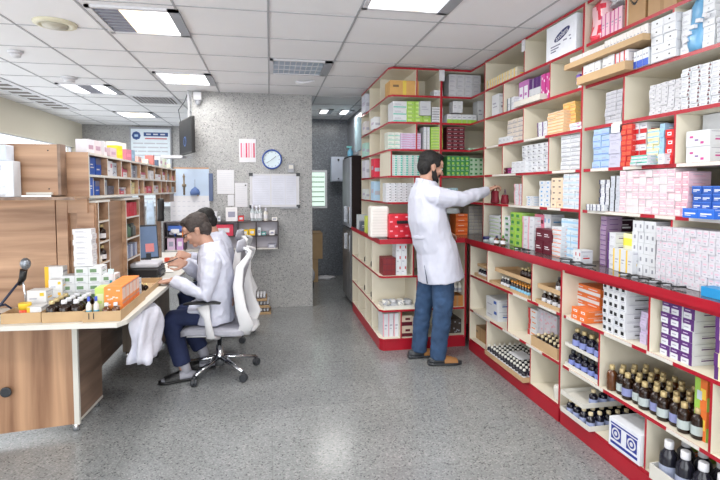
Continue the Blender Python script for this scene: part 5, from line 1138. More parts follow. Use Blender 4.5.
for x, y, w, h, c, lb in TOPS:
    mb = MB(); h *= .8; mb.box(-w / 2, w / 2, -.035, .035, 0, h, cm(c)); mb.box(-w * .3, w * .35, -.0356, -.035, h * .3, h * .6, cm(tuple(min(.95, q * 1.12) for q in c) if sum(c) < 2.2 else (.75, .62, .70))); mb.box(w / 2, w / 2 + .0006, -.02, .02, h * .2, h * .7, cm((.75, .75, .8)))
    tag(mb.obj('packed_box', loc=(x, y, HZ[2] + .0145), rz=PI / 2 + rr.uniform(-.25, .25)), lb, 'box')
# ------------------------------------------------ things on the desk
dz = .7405
tray(-1.385, -1.195, 2.815, 2.95, dz, .055, M_card, 'leftmost cardboard tray on the desk with the orange cup', 'cardboard_tray', .004)
tray(-1.185, -.985, 2.80, 3.12, dz, .055, M_card, 'middle cardboard tray on the desk with dark bottles', 'cardboard_tray', .004)
t3 = tray(-.978, -.79, 2.775, 3.30, dz, .055, M_card, 'cardboard tray marked 11 at the desk corner', 'cardboard_tray', .004)
logo_text('11', .046, M_black, t3, (-.052, -.2632, .03), (PI / 2, 0, 0), 'number')
tray(-.97, -.80, 3.33, 3.85, dz, .04, M_card, 'long cardboard tray by the hand of the seated pharmacist', 'cardboard_tray', .004)
o = thing('paper_cup', 'orange cup with yellow rim in the leftmost desk tray', 'cup', (-1.30, 2.885, dz + .005))
MB().lathe([(.022, 0), (.028, .055)], mat('cup_orange', (.93, .33, .18), .4), 18).obj('body', o)
MB().lathe([(.0285, .055), (.031, .085), (.031, .088)], mat('cup_yellow', (.96, .80, .25), .4), 18).obj('rim', o)
def ystk(x, y, w, d, h, lb, n=1, z=dz + .005):
    for k in range(n):
        me = box_mesh(w, d, h / n - .001, 'corner' if n > 1 else 'left', (.92, .92, .92), (.94, .74, .20), 'yellow_white_box')
        o = bpy.data.objects.new('yellow_white_box', me); COL.objects.link(o); o.location = (x, y, z + k * h / n); o.rotation_euler = (0, 0, rr.uniform(-.08, .08))
        tag(o, lb if n == 1 else '%s, %s' % (lb, ('bottom one', 'second one up', 'top one')[min(k, 2)]), 'box')
ystk(-1.235, 2.88, .07, .09, .075, 'white yellow box beside orange cup')
ystk(-1.28, 3.02, .10, .08, .14, 'white yellow box behind orange cup', 2, dz)
ystk(-1.215, 3.09, .07, .08, .185, 'tall pile of white yellow boxes behind', 3, dz)
ystk(-1.25, 3.16, .10, .06, .25, 'tallest white box with yellow edges near the panel', 1, dz)
ab = split_bottle(.028, .105, M_amber, M_gold, None, 'medicine_bottle', 14)
ab2 = split_bottle(.028, .105, M_amber, M_white, M_paper if 0 else None, 'medicine_bottle', 14)
put_bottles(ab, [(-1.15 + .0 * i, 2.84 + .06 * i, dz + .005) for i in range(4)], 'gold capped dark bottle', 'in left file of the middle tray', 'gold capped bottles')
put_bottles(ab2, [(-1.09 + .06 * (i % 2), 2.84 + .06 * (i // 2), dz + .005) for i in range(8)], 'white capped dark bottle', 'in the middle desk tray', 'white capped dark bottles')
put_bottles(split_bottle(.021, .09, M_amberl, M_white, None, 'medicine_bottle', 14), [(-.868, 2.80, dz + .005), (-.822, 2.80, dz + .005)], '', '', None, names=['left amber bottle with white cap by the 11', 'right amber bottle with white cap at desk corner'])
put_bottles(split_bottle(.014, .125, M_wt, mat('blue_cap', (.25, .35, .75), .4), mat('teal_label', (.35, .65, .75), .4), 'plastic_bottle', 12), [(-.955, 2.80, dz + .005), (-.92, 2.805, dz + .005)], '', '', None, 'plastic_bottle', names=['white nasal bottle with blue cap, left of two', 'white teal labelled bottle, right of two'])
tag(bpy.data.objects.new('lime_box', box_mesh(.05, .10, .155, 'full', (.74, .85, .45), (.85, .88, .70), 'lime_box')), 'pale lime box left of the orange boxes on desk', 'box')
b = bpy.data.objects['lime_box']; COL.objects.link(b); b.location = (-.925, 2.93, dz + .005)
for i in range(5):
    for j in range(2):
        me = box_mesh(.092, .068, .083, 'dots', (.93, .55, .25), (.93, .82, .76), 'orange_box'); b = bpy.data.objects.new('orange_box', me); COL.objects.link(b)
        b.location = (-.845, 2.875 + .072 * i, dz + .005 + .084 * j); tag(b, 'orange and white box, %s from the desk corner, %s layer' % (ORD[i], ('lower', 'upper')[j]), 'box', 'orange boxes in the desk tray')
        MB().box(.0461, .0466, -.03, .03, .01, .07, cm((.92, .80, .74) if j else (.96, .48, .15))).obj('label', b)
for j in range(3):
    b = bpy.data.objects.new('white_blue_box', box_mesh(.08, .06, .045, 'dot', (.90, .91, .94), (.25, .35, .70), 'white_blue_box')); COL.objects.link(b); b.location = (-.85, 3.262, dz + .005 + j * .046)
    tag(b, 'white and blue box after the orange ones, ' + ('bottom', 'middle', 'top')[j], 'box')
put_bottles(split_bottle(.018, .06, M_amber, mat('cream_cap', (.88, .80, .55), .4), None, 'medicine_bottle', 12), [(-.86, 3.44, dz + .005), (-.835, 3.50, dz + .005), (-.87, 3.53, dz + .005)], 'small amber bottle with cream cap', 'in the long tray', 'amber bottles in long tray')
o = thing('toothbrush_pack', 'upright white and teal slim pack behind lime box', 'pack', (-.93, 3.10, dz + .005))
MB().box(-.012, .012, -.008, .008, 0, .20, M_white).obj('card', o); MB().box(-.007, .007, -.0095, -.0081, .03, .16, mat('teal_print', (.15, .55, .65), .4)).obj('print', o); MB().box(-.014, .014, -.009, .009, .2, .225, mat('pack_top', (.80, .90, .92), .4)).obj('top', o)
# mound of white boxes under film, and the tower above
for i in range(4):
    for j in range(5):
        if j == 4 and i in (0, 3): continue
        me = box_mesh(.072, .10, .048, 'gmark', (.90, .91, .92), (.42, .55, .40), 'green_label_box'); b = bpy.data.objects.new('green_label_box', me); COL.objects.link(b)
        b.location = (-1.165 + .0735 * i, 3.149, dz + .0495 * j)
        tag(b, 'white box with green label, %s from left, %s of the mound' % (ORD[i], ('bottom layer', 'second layer', 'third layer', 'fourth layer', 'top layer')[j]), 'box', 'green labelled boxes in the mound')
for j in range(7):
    me = box_mesh(.10, .08, .031, 'plain', (.93, .93, .94), (.7, .7, .75), 'flat_white_box'); b = bpy.data.objects.new('flat_white_box', me); COL.objects.link(b)
    b.location = (-1.085 + rr.uniform(-.003, .003), 3.149, dz + .2485 + j * .0315); tag(b, 'flat white box in the tower on the mound, %s from bottom' % ORD[j], 'box', 'flat white boxes in the tower')
tag(bag_mesh(.10, .16, .17, M_film, 93, n=30, lumps=.35).obj('clear_film', loc=(-.945, 3.19 + .03, dz)), 'crumpled clear plastic film right of the green labelled boxes', 'plastic film') if 0 else None
# desk microphone
o = thing('microphone', 'desk microphone with silver mesh head on slim stand', 'microphone', (-1.395, 3.05, dz))
MB().lathe([(.045, 0), (.045, .018), (.02, .026)], M_black, 20).obj('base', o)
MB().tube([(.03, 0, .02), (.025, 0, .10), (.018, -.01, .19)], .006, M_chrome).obj('stand', o)
MB().tube([(-.005, 0, .165), (.018, -.01, .20), (.03, -.02, .25)], [.012, .018, .019], M_black, 14).obj('body', o)
MB().ball((.042, -.025, .285), (.027, .027, .034), mat('mic_mesh', (.55, .57, .60), .3, .7, var=.3, scale=120), 16).obj('head', o)
cord([(-1.40, 3.04, .915), (-1.43, 3.0, .86), (-1.47, 2.98, .80), (-1.50, 2.98, .765), (-1.45, 2.99, .748), (-1.42, 3.01, .775), (-1.46, 3.02, .80), (-1.53, 3.0, .79), (-1.62, 2.98, .755), (-1.75, 2.98, .747)], .007, mat('navy_cable', (.12, .15, .25), .5), 'dark blue microphone cable looping on the desk')
# printer, papers, monitor and other things near the pharmacists
o = thing('receipt_printer', 'black and white printer on the desk before the pharmacists', 'printer', (-1.0, 4.15, dz))
MB().box(-.10, .13, -.12, .16, 0, .075, M_black).obj('body', o, bevel=.012)
MB().box(-.09, .12, -.06, .15, .076, .115, mat('printer_lid', (.82, .82, .85), .4)).obj('lid', o, bevel=.012)
MB().box(.13, .145, -.08, .10, .02, .05, M_dgrey).obj('slot', o)
o = thing('monitor', 'blue grey screen leaning beside the wider shelf column', 'monitor', (-1.01, 4.36, dz), .55)
MB().box(-.09, .09, -.014, .014, .11, .40, M_dgrey, T=R2(-.15, 'X')).obj('case', o, bevel=.005)
mb = MB(); mb.box(-.08, .08, -.0165, -.0145, .125, .385, mat('screen_grey', (.40, .48, .60), .25), T=R2(-.15, 'X')); mb.box(-.02, .05, -.0175, -.0165, .17, .24, cm((.80, .50, .50)), T=R2(-.15, 'X')); mb.obj('screen', o)
MB().box(-.06, .06, -.06, .07, 0, .012, M_dgrey).obj('base', o); MB().box(-.02, .02, .0, .03, .012, .16, M_dgrey).obj('stand', o)
tag(bag_mesh(.07, .03, .22, mat('blue_white_film', (.72, .80, .88), .3, var=.2, scale=20), 95).obj('hanging_packet', loc=(-1.02, 4.50, 1.12), rz=.4), 'pale blue packet hanging below the hutch', 'packet')
tag(bag_mesh(.07, .05, .22, M_black, 96).obj('headset', loc=(-1.04, 5.0, 1.13), rz=.4), 'black bundle hanging under the hutch at far end', 'bundle')
for y, lb in ((4.62, 'brown wooden post under the hutch near the hanging packet'), (5.28, 'brown wooden post under the far end of the hutch')):
    tag(MB().box(-.02, .02, -.02, .02, 0, .645, M_wdk).obj('wooden_post', loc=(-1.12, y, .7405)), lb, 'post')
r = random.Random(8)
def sheet(x, y, w, d, z, a, c, lb, nm='paper_sheet'):
    mb = MB(); mb.box(-w / 2, w / 2, -d / 2, d / 2, 0, .0025, cm(c))
    for k in range(5): mb.box(-w * .35, w * (.1 + .25 * r.random()), -d * .35 + k * d * .16, -d * .33 + k * d * .16, .0025, .003, M_ink)
    return tag(mb.obj(nm, loc=(x, y, z), rz=a), lb, 'paper')
sheet(-.83, 3.95, .16, .14, dz, .1, (.92, .92, .93), 'white sheet nearest the lower hand of the front pharmacist')
sheet(-.90, 4.40, .20, .16, dz + .003, -.2, (.93, .92, .90), 'white sheet before the printer on the desk')
sheet(-.86, 4.78, .2, .2, dz, .15, (.90, .88, .84), 'cream sheet before the second pharmacist')
o = thing('pill_tray', 'white flat tray with scattered pills between printer and carton tray', 'tray', (-.95, 3.96, dz + .0035 * 0))
MB().box(-.10, .03, -.10, .06, 0, .012, M_white).obj('plate', o, bevel=.002)
mb = MB()
for k in range(9): mb.ball((-.09 + .1 * r.random(), -.08 + .12 * r.random(), .016), (.006, .006, .004), M_dgrey if k % 3 else M_card, 6)
mb.obj('pills', o)['kind'] = 'stuff'
for i, (x, y, c) in enumerate(((-.97, 4.95, (.80, .30, .20)), (-.90, 5.02, (.85, .65, .20)), (-.85, 4.92, (.60, .35, .22)), (-.80, 5.05, (.75, .62, .45)))):
    tag(MB().box(-.03, .03, -.025, .025, 0, .035, cm(c)).obj('snack_pack', loc=(x, y, dz + .003)), ('red brown', 'mustard yellow', 'brown', 'tan')[i] + ' little pack on the desk before the rack', 'pack')

# ================================================================ OFFICE CHAIRS
M_cw = mat('chair_white', (.87, .87, .88), .35, var=.01); M_cg = mat('chair_fabric', (.66, .66, .70), .85, var=.06, scale=40)
def office_chair(loc, rz, label):
    o = thing('office_chair', label, 'office chair', loc, rz, 'white office chairs')
    for k in range(5):
        a = math.radians(22 - 72 * k) - rz; c, s = math.cos(a), math.sin(a)
        leg = MB().tube([(.03 * c, .03 * s, .125), (.16 * c, .16 * s, .10), (.295 * c, .295 * s, .075)], [(.026, .02), (.021, .014), (.015, .012)], M_chrome, 10, side=(-s, c, 0)).obj('leg', o)
        T = Matrix.Translation((.30 * c, .30 * s, .03)) @ R2(a + .6, 'Z') @ R2(PI / 2, 'X')
        MB().lathe([(.026, -.022), (.03, -.016), (.03, -.004), (.02, 0), (.03, .004), (.03, .016), (.026, .022)], M_dgrey, 16, T=T).lathe([(.011, .0), (.011, .045)], M_dgrey, 8, (.30 * c, .30 * s, .03)).obj('caster', leg)
    MB().lathe([(.034, .06), (.036, .15), (.026, .16), (.026, .22), (.018, .222), (.018, .31)], M_chrome, 18).obj('gas_lift', o)
    MB().box(-.12, .11, -.07, .07, .295, .335, M_dgrey).obj('mechanism', o, bevel=.01)
    mb = MB(); rings = []
    for t in range(9):
        x = -.24 + .46 * t / 8; dzz = .014 * math.cos(t / 8 * PI) * (1 if t > 4 else .0) - (.018 if t == 0 else 0)
        w = .235 - (.03 if t in (0, 8) else 0)
        rings.append([(x, w * max(-1, min(1, 1.25 * math.cos(q))), .385 + dzz + .028 * max(-1, min(1, 1.2 * math.sin(q)))) for q in [2 * PI * j / 20 for j in range(20)]])
    mb.ring_loft(rings, M_cg); mb.obj('seat', o)
    mb = MB(); rings = []
    for t in range(7):
        x = -.20 + .40 * t / 6
        rings.append([(x, .20 * math.cos(q), .345 + .018 * math.sin(q)) for q in [2 * PI * j / 16 for j in range(16)]])
    mb.ring_loft(rings, M_cw); mb.obj('seat_shell', o)
    for s in (-1, 1):
        MB().tube([(.02, s * .20, .335), (-.01, s * .27, .36), (-.03, s * .275, .50), (-.06, s * .27, .595)], [(.035, .014), (.032, .014), (.024, .012), (.05, .012)], M_cw, 12, side=(1, 0, 0)).obj('arm_support', o)
        MB().tube([(-.19, s * .27, .610), (-.12, s * .27, .618), (.02, s * .27, .618), (.06, s * .27, .612)], [(.028, .008), (.036, .012), (.036, .012), (.028, .008)], M_black, 12, side=(0, 1, 0), round_ends=True).obj('arm_pad', o)
        # side rail of the back frame
        MB().tube([(.12, s * .12, .345), (.22, s * .185, .37), (.245, s * .215, .43), (.205, s * .222, .55), (.180, s * .21, .72), (.195, s * .19, .86), (.245, s * .15, .93), (.262, s * .10, .965), (.215, s * .06, .985), (.17, s * .03, .99)],
                  [(.03, .014), (.055, .014), (.055, .013), (.042, .012), (.036, .012), (.030, .012), (.018, .012), (.014, .012), (.013, .012), (.013, .012)], M_cw, 12, side=(1, 0, 0)).obj('back_frame', o)
    MB().tube([(.155, -.19, .36), (.26, -.1, .37), (.275, 0, .375), (.26, .1, .37), (.155, .19, .36)], [(.02, .04)] * 5, M_cw, 10, side=(0, 0, 1)).obj('back_frame', o)
    # mesh panel
    mb = MB(); rings = []
    for t in range(9):
        z = .43 + .47 * t / 8; xc = .21 - .05 * math.sin(PI * t / 8) + .0 + (.03 * (t / 8)); w = .20 - .05 * (t / 8) ** 2
        rings.append([(xc + .012 * math.sin(q) + .02 * abs(math.cos(q)) ** 2 * -1, w * math.cos(q), z) for q in [2 * PI * j / 20 for j in range(20)]])
    mb.ring_loft(rings, M_cg); mb.obj('mesh_back', o)
    MB().tube([(.22, 0, .86), (.235, 0, .93), (.21, 0, .99)], [(.018, .02)] * 3, M_cw, 10).obj('headrest_post', o)
    mb = MB(); rings = []
    for t in range(7):
        z = .955 + .095 * t / 6; k = math.sin(PI * (t + .6) / 7.2) ** .4
        rings.append([(.185 + .022 * k * math.sin(q) + .03 * math.cos(q) ** 2 * -1 + .01 * t / 6, .125 * k * math.cos(q), z) for q in [2 * PI * j / 18 for j in range(18)]])
    mb.ring_loft(rings, M_cg); mb.obj('headrest', o)
    return o
office_chair((-.40, 3.93, 0), -.10, 'white office chair of the front pharmacist with glasses')
office_chair((-.46, 4.87, 0), -.15, 'white office chair of the rear pharmacist, mostly hidden')
# ================================================================ PEOPLE
def frame(origin, fwd, up):
    f = Vector(fwd).normalized(); u = Vector(up); l = u.cross(f).normalized(); u = f.cross(l)
    m = Matrix((f, l, u)).transposed().to_4x4(); m.translation = Vector(origin); return m
def add_head(mb, T, m):
    B = lambda c, r: mb.ball(c, r, m, 18, T)
    B((-.012, 0, .032), (.094, .076, .088)); B((.028, 0, -.012), (.066, .062, .085)); B((.02, 0, -.055), (.062, .052, .05))
    B((.064, 0, -.092), (.024, .028, .018)); B((.068, 0, .045), (.030, .055, .035))
    mb.tube([T @ Vector((.088, 0, .018)), T @ Vector((.104, 0, -.008)), T @ Vector((.116, 0, -.028))], [.008, .011, .014], m, 8, round_ends=True)
    B((.104, .012, -.032), (.010, .008, .008)); B((.104, -.012, -.032), (.010, .008, .008))
    B((.088, 0, -.056), (.012, .024, .007)); B((.086, 0, -.067), (.012, .021, .007))
    for s in (-1, 1):
        B((.088, s * .030, .024), (.010, .022, .007)); B((.070, s * .040, -.018), (.022, .022, .02))
        B((-.004, s * .077, -.006), (.019, .008, .030)); B((-.012, s * .083, .006), (.014, .007, .018)); B((.0, s * .078, -.028), (.009, .007, .010))
def add_hand(mb, T, m, thumb=1, curl=.35, spread=1., pinch=0.):
    """wrist at origin, fingers along +x, palm faces -z, thumb on +y*thumb side"""
    mb.tube([T @ Vector((-.02, 0, 0)), T @ Vector((.02, 0, 0)), T @ Vector((.055, 0, -.002)), T @ Vector((.088, 0, -.004))], [(.024, .018), (.032, .016), (.042, .014), (.041, .011)], m, 12, side=T.to_3x3() @ Vector((0, 1, 0)), round_ends=True)
    for i, (ln, y) in enumerate(((.068, .033), (.076, .011), (.070, -.011), (.055, -.032))):
        p = Vector((.082, y * thumb, -.004)); a = -curl * .6 - (pinch if i < 2 else 0); pts = [T @ (p - Vector((.02, 0, 0)))]; yaw = y * thumb * 3. * spread
        pts.append(T @ p)
        for seg in (.45, .32, .26):
            p = p + Vector((math.cos(a) * math.cos(yaw), math.sin(yaw), math.sin(a))) * ln * seg; pts.append(T @ p); a -= curl * 1.1
        mb.tube(pts, [.0095, .0095, .009, .0082, .007], m, 8, round_ends=True)
    p = Vector((.018, .030 * thumb, -.004)); q = Vector((.045, .054 * thumb, -.016)); r = Vector((.072, .058 * thumb, -.028)); w = Vector((.094, .050 * thumb, -.036))
    mb.tube([T @ p, T @ q, T @ r, T @ w], [.014, .012, .0105, .008], m, 8, round_ends=True)
def hair_cap(T, m, name, parent, back=1., front=.075):
    mb = MB()
    mb.ball((-.022, 0, .052), (.098, .084, .084), m, 18, T); mb.ball((-.050, 0, .000), (.064, .074, .078), m, 16, T); mb.ball((-.048, 0, -.045), (.040, .055, .04), m, 14, T)
    mb.ball((.035, 0, .098), (.055, .060, .030), m, 14, T)
    for s in (-1, 1): mb.ball((.008, s * .070, .035), (.045, .014, .035), m, 12, T); mb.ball((.012, s * .073, .012), (.010, .006, .022), m, 10, T)
    return fuse(mb, name, [m], parent, .005, 2, tex=[(.006, .02, None)])
def eyes(T, parent):
    for s in (-1, 1):
        e = MB().ball((.0885, s * .030, .006), (.008, .011, .006), M_white, 10, T).ball((.0945, s * .030, .006), (.0035, .005, .005), M_black, 8, T).obj('eye', parent)
        MB().ball((.093, s * .030, .027), (.006, .021, .0045), M_hair, 10, T).obj('eyebrow', parent)

# ---------------- standing pharmacist
P = thing('person', 'standing bearded person in white coat and jeans reaching to the shelf', 'person', (1.31, 3.88, 0))
P0 = Matrix.Translation((-1.31, -3.88, 0)); W = lambda x, y, z: Vector((x - 1.31, y - 3.88, z))
TH = frame(W(1.300, 3.87, 1.622), (.96, .12, -.26), (.24, 0, .97))
mb = MB(); add_head(mb, TH, M_skin)
mb.tube([W(1.275, 3.88, 1.58), W(1.268, 3.88, 1.50), W(1.262, 3.88, 1.40)], [.055, .057, .055], M_skin, 16)
mb.tube([W(1.265, 3.88, 1.38), W(1.27, 3.88, 1.25), W(1.31, 3.88, 1.0), W(1.34, 3.88, .86)], [(.14, .07), (.14, .09), (.13, .09), (.14, .10)], M_skin, 18, side=(0, 1, 0), round_ends=True)
SHR, ELR, WRR = W(1.275, 3.705, 1.385), W(1.53, 3.735, 1.365), W(1.795, 3.865, 1.425)
mb.tube([SHR + Vector((0, .02, -.03)), ELR, WRR], [.038, .036, .026], M_skin, 12, round_ends=True)
TR = frame(WRR, (.86, .12, .45), (-.45, .0, .86)); add_hand(mb, TR, M_skin, 1, .75, .6)
SHL, ELL, WRL = W(1.30, 4.06, 1.37), W(1.30, 4.13, 1.12), W(1.47, 4.08, 1.06)
mb.tube([SHL + Vector((0, -.02, -.03)), ELL, WRL], [.038, .036, .026], M_skin, 12, round_ends=True)
TL2 = frame(WRL, (.98, -.1, -.1), (0, .2, 1)); add_hand(mb, TL2, M_skin, -1, .5, .6)
for pts in (((1.36, 3.80, .86), (1.375, 3.765, .48), (1.345, 3.785, .08)), ((1.34, 3.96, .86), (1.285, 3.97, .48), (1.24, 3.975, .08))): mb.tube([W(*p) for p in pts], [.08, .055, .035], M_skin, 12, round_ends=True)
body = fuse(mb, 'body', [M_skin], P, .0045, 4)
hair_cap(TH, M_hair, 'hair', P); eyes(TH, P)
mb = MB()
for s in (-1, 1): mb.tube([TH @ Vector(p) for p in ((.004, s * .070, .0), (.010, s * .069, -.035), (.030, s * .058, -.070), (.062, s * .030, -.095), (.082, 0, -.098))], [(.010, .008), (.020, .011), (.024, .015), (.024, .019), (.022, .022)], M_hair, 10, side=(1, 0, 0))
mb.ball((.062, 0, -.105), (.030, .032, .026), M_hair, 14, TH); mb.tube([TH @ Vector(p) for p in ((.080, -.030, -.062), (.100, 0, -.046), (.080, .030, -.062))], .008, M_hair, 8)
fuse(mb, 'beard', [M_hair], P, .004, 2, tex=[(.005, .015, None)])
# coat
mb = MB()
mb.tube([W(1.262, 3.88, 1.505), W(1.262, 3.88, 1.44), W(1.268, 3.88, 1.38), W(1.285, 3.88, 1.20), W(1.325, 3.88, 1.02), W(1.36, 3.88, .95), W(1.385, 3.88, .82), W(1.402, 3.88, .69)],
        [(.085, .080), (.155, .11), (.205, .135), (.215, .155), (.205, .16), (.205, .165), (.215, .178), (.225, .190)], M_coat, 28, side=(0, 1, 0))
mb.ball(SHR, (.075, .075, .075), M_coat, 12); mb.ball(SHL, (.075, .075, .075), M_coat, 12)
mb.tube([SHR, (SHR + ELR) / 2 + Vector((0, 0, -.005)), ELR, (ELR + WRR) / 2, WRR - (WRR - ELR).normalized() * .005], [(.085, .09), (.075, .08), (.062, .068), (.052, .056), (.045, .048)], M_coat, 16)
mb.tube([SHL, ELL, WRL], [.08, .062, .045], M_coat, 14)
coat = fuse(mb, 'coat', [M_coat], P, .008, 3, tex=[(.022, .13, (1, 1, 2.2)), (.012, .05, (1, 1, 1.8))])
mb = MB(); mb.tube([W(1.215, 3.80, 1.495), W(1.182, 3.88, 1.505), W(1.215, 3.96, 1.495), W(1.30, 3.97, 1.475), W(1.345, 3.88, 1.45), W(1.30, 3.79, 1.475), W(1.215, 3.80, 1.495)], [(.030, .008)] * 7, M_coat, 8, side=(0, 0, 1)); mb.obj('collar', P)
mb = MB(); mb.tube([W(1.318 - .158 * math.cos(q), 3.88 - .205 * math.sin(q), 1.045 + .03 * math.sin(q) ** 2) for q in [-.5 + .2 * i for i in range(10)]], [(.018, .005)] * 10, M_coat, 8, side=(0, 0, 1)); mb.obj('back_belt', P)
MB().tube([W(1.235, 3.735, .685), W(1.225, 3.742, .76), W(1.215, 3.752, .83)], [(.012, .003), (.006, .003), (.001, .002)], M_navy, 6).obj('vent_slit', P)
# trousers
mb = MB()
mb.tube([W(1.365, 3.875, .93), W(1.37, 3.875, .82)], [(.17, .13), (.175, .13)], M_jean, 18, side=(0, 1, 0))
mb.tube([W(1.375, 3.80, .84), W(1.385, 3.78, .62), W(1.378, 3.765, .46), W(1.36, 3.775, .25), W(1.345, 3.785, .055)], [(.100, .108), (.085, .094), (.074, .080), (.068, .070), (.072, .066)], M_jean, 18, side=(0, 1, 0))
mb.tube([W(1.35, 3.955, .84), W(1.315, 3.96, .62), W(1.285, 3.97, .46), W(1.26, 3.975, .25), W(1.245, 3.975, .055)], [(.100, .105), (.085, .09), (.074, .078), (.066, .068), (.068, .064)], M_jean, 18, side=(0, 1, 0))
fuse(mb, 'jeans', [M_jean], P, .008, 2, tex=[(.016, .09, (1, 1, 1)), (.010, .04, (1, 1, .8))])
def sandal(x, y, a, parent, W, m1=M_tan, m2=M_dgrey, L=.285, sock=None):
    T = Matrix.Translation(W(x, y, 0)) @ R2(a, 'Z')
    mb = MB()
    prof = [(-.10, .032), (-.06, .042), (.0, .040), (.06, .048), (.12, .050), (.165, .040), (.183, .016)]
    s = L / .285
    rings = []
    for (px, w) in prof:
        rings.append([T @ Vector((px * s, w * math.cos(q), .016 + .014 * math.sin(q))) for q in [2 * PI * j / 16 for j in range(16)]])
    mb.ring_loft(rings, m2); sh = mb.obj('sole', parent)
    mb = MB(); rings = []
    for px, w, h in ((-.095, .028, .06), (-.05, .036, .075), (.0, .036, .078), (.04, .038, .064), (.09, .042, .048), (.14, .038, .036), (.17, .022, .028)):
        rings.append([T @ Vector((px * s, w * math.cos(q), .026 + max(0, (h - .026)) * max(0, math.sin(q)))) for q in [2 * PI * j / 18 for j in range(18)]])
    mb.ring_loft(rings, sock or m2); mb.obj('foot_cover', sh)
    for x0, x1, h0, h1 in ((.03, .065, .070, .060), (.10, .14, .049, .040), (.065, .10, .060, .052)):
        mb = MB(); rings = []
        for t, h in ((x0, h0), (x1, h1)):
            rings.append([T @ Vector((t * s, .044 * math.cos(q), .022 + (h - .018) * max(0, math.sin(q)) + .004)) for q in [PI * j / 12 for j in range(13)]])
        for k in range(12): mb.quad([rings[0][k], rings[1][k], rings[1][k + 1], rings[0][k + 1]], m1)
        st = mb.obj('strap', sh); so = st.modifiers.new('s', 'SOLIDIFY'); so.thickness = .004
    return sh
sandal(1.36, 3.775, -.10, P, W); sandal(1.245, 3.975, .05, P, W)

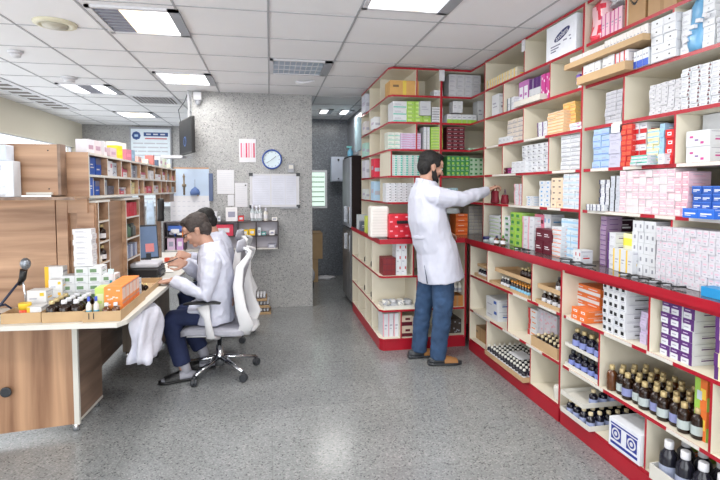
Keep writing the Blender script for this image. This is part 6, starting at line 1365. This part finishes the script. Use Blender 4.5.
# ---------------- seated pharmacists
def seated(off, label, hm, glasses, seed, head_f=(-.86, -.05, -.48), hair_name='hair', lean=0.):
    ox, oy = off; P = thing('person', label, 'person', (-.40 + ox, 3.92 + oy, 0))
    W = lambda x, y, z: Vector((x + .40, y - 3.92, z))
    TH = frame(W(-.555, 3.93, 1.125), head_f, (-.42, 0, .9))
    mb = MB(); add_head(mb, TH, M_skin)
    mb.tube([W(-.52, 3.93, 1.09), W(-.48, 3.93, 1.01), W(-.445, 3.93, .93)], [.055, .056, .055], M_skin, 14)
    mb.tube([W(-.42, 3.93, .88), W(-.38, 3.93, .75), W(-.37, 3.93, .55), W(-.38, 3.93, .48)], [(.12, .06), (.13, .08), (.13, .09), (.13, .09)], M_skin, 16, side=(0, 1, 0), round_ends=True)
    SL, EL, WL = W(-.43, 3.745, .925), W(-.47, 3.675, .665), W(-.705, 3.74, .775)     # near arm
    SR, ER, WR = W(-.44, 4.11, .925), W(-.55, 4.19, .70), (W(-.665, 4.03, .855) if glasses else W(-.72, 4.03, .79))
    mb.tube([SL + Vector((0, .03, -.04)), EL, WL], [.036, .036, .025], M_skin, 12, round_ends=True); mb.tube([SR + Vector((0, -.03, -.04)), ER, WR], [.036, .036, .025], M_skin, 12, round_ends=True)
    add_hand(mb, frame(WL, (-.98, .12, -.06), (-.06, 0, 1)), M_skin, -1, .25, .8)
    add_hand(mb, frame(WR, (-.80, -.35, .28), (.1, -.75, .6)), M_skin, 1, .8, .6)
    for pts in (((-.38, 3.85, .48), (-.735, 3.82, .465), (-.655, 3.82, .10)), ((-.38, 4.0, .48), (-.70, 4.03, .465), (-.53, 4.04, .10))): mb.tube([W(*p) for p in pts], [.07, .055, .035], M_skin, 12, round_ends=True)
    fuse(mb, 'body', [M_skin], P, .0045, 4)
    hair_cap(TH, hm, 'hair', P); eyes(TH, P)
    if glasses:
        mb = MB()
        for s in (-1, 1):
            mb.tube([TH @ Vector((.103, s * .033 + .021 * math.cos(q), .004 + .014 * math.sin(q))) for q in [2 * PI * j / 14 for j in range(15)]], .0016, M_black, 6)
            mb.tube([TH @ Vector(p) for p in ((.102, s * .055, .010), (.06, s * .078, .012), (.0, s * .085, .010), (-.02, s * .082, -.008))], .0022, M_black, 6)
        mb.tube([TH @ Vector((.104, -.012, .008)), TH @ Vector((.107, 0, .010)), TH @ Vector((.104, .012, .008))], .002, M_black, 6); mb.obj('glasses', P)
    mb = MB()
    mb.tube([W(-.465, 3.93, 1.03), W(-.45, 3.93, .965), W(-.425, 3.93, .87), W(-.415, 3.93, .72), W(-.43, 3.93, .56), W(-.43, 3.93, .46), W(-.43, 3.93, .425)],
            [(.085, .078), (.155, .105), (.20, .125), (.205, .14), (.21, .145), (.225, .155), (.22, .15)], M_coat, 26, side=(0, 1, 0))
    mb.ball(SL, .068, M_coat, 12); mb.ball(SR, .068, M_coat, 12)
    mb.tube([SL, (SL + EL) / 2, EL, (EL + WL) / 2, WL], [.078, .070, .062, .052, .044], M_coat, 14); mb.tube([SR, (SR + ER) / 2, ER, (ER + WR) / 2, WR], [.078, .070, .062, .052, .044], M_coat, 14)
    # skirt of the coat over the thighs
    mb.tube([W(-.36, 3.93, .50), W(-.50, 3.925, .535), W(-.62, 3.92, .53)], [(.215, .07), (.20, .045), (.17, .03)], M_coat, 20, side=(0, 1, 0))
    fuse(mb, 'coat', [M_coat], P, .008, 3, tex=[(.022, .10, (1, 1, 1.4)), (.012, .04, (1, 1, 1))])
    MB().tube([W(-.51, 3.86, .985), W(-.42, 3.865, 1.01), W(-.395, 3.93, 1.015), W(-.42, 3.995, 1.01), W(-.51, 4.0, .985)], [(.022, .008)] * 5, M_coat, 8, side=(0, 0, 1)).obj('collar', P)
    MB().tube([W(-.53, 3.93, .985), W(-.545, 3.93, .93), W(-.548, 3.93, .86)], [(.03, .012), (.025, .012), (.015, .012)], M_dgrey, 8, side=(0, 1, 0)).obj('shirt', P)
    mb = MB()
    mb.tube([W(-.46, 3.84, .475), W(-.55, 3.83, .482), W(-.72, 3.82, .475)], [(.07, .06), (.078, .07), (.07, .062)], M_navy, 16, side=(0, 1, 0), round_ends=True)
    mb.tube([W(-.735, 3.82, .48), W(-.71, 3.82, .32), W(-.665, 3.82, .125)], [(.068, .072), (.064, .068), (.066, .066)], M_navy, 16, side=(0, 1, 0))
    mb.tube([W(-.46, 4.01, .475), W(-.55, 4.02, .482), W(-.68, 4.03, .475)], [(.07, .06), (.078, .07), (.07, .062)], M_navy, 16, side=(0, 1, 0), round_ends=True)
    mb.tube([W(-.69, 4.03, .48), W(-.63, 4.035, .32), W(-.56, 4.04, .17)], [(.068, .072), (.062, .066), (.064, .064)], M_navy, 16, side=(0, 1, 0))
    fuse(mb, 'trousers', [M_navy], P, .008, 3, tex=[(.012, .08, (1, 1, 1))])
    sk = mat('grey_sock', (.62, .62, .66), .8, bump=.3)
    MB().tube([W(-.665, 3.82, .16), W(-.64, 3.82, .09), W(-.635, 3.82, .05)], [.042, .038, .042], sk, 12).obj('sock', P)
    MB().tube([W(-.56, 4.04, .20), W(-.535, 4.04, .12), W(-.53, 4.04, .05)], [.042, .038, .042], sk, 12).obj('sock', P)
    sandal(-.655, 3.80, PI + .28, P, W, M_black, M_black, .27, sk); sandal(-.54, 4.04, PI + .1, P, W, M_black, M_black, .27, sk)
    MB().tube([WR + Vector((-.075, -.055, .03)), WR + Vector((-.115, -.06, .0)), WR + Vector((-.15, -.065, -.025))], .004, M_dgrey, 6).obj('pen', P) if 0 else None
    return P, W, WR
P1, W1, WR1 = seated((0, 0), 'seated person with glasses and greying hair in white coat', M_hairg, True, 1)
tag(MB().tube([(-.08, 0, -.025), (0, 0, .0), (.045, 0, .02)], .004, M_dgrey, 6).obj('pen', loc=(-.755, 3.985, .885)), 'dark pen held by the person with glasses', 'pen')
P2, W2_, WR2 = seated((-.055, .93), 'seated dark haired person behind the one with glasses', M_hair, False, 2, (-.88, .05, -.42))
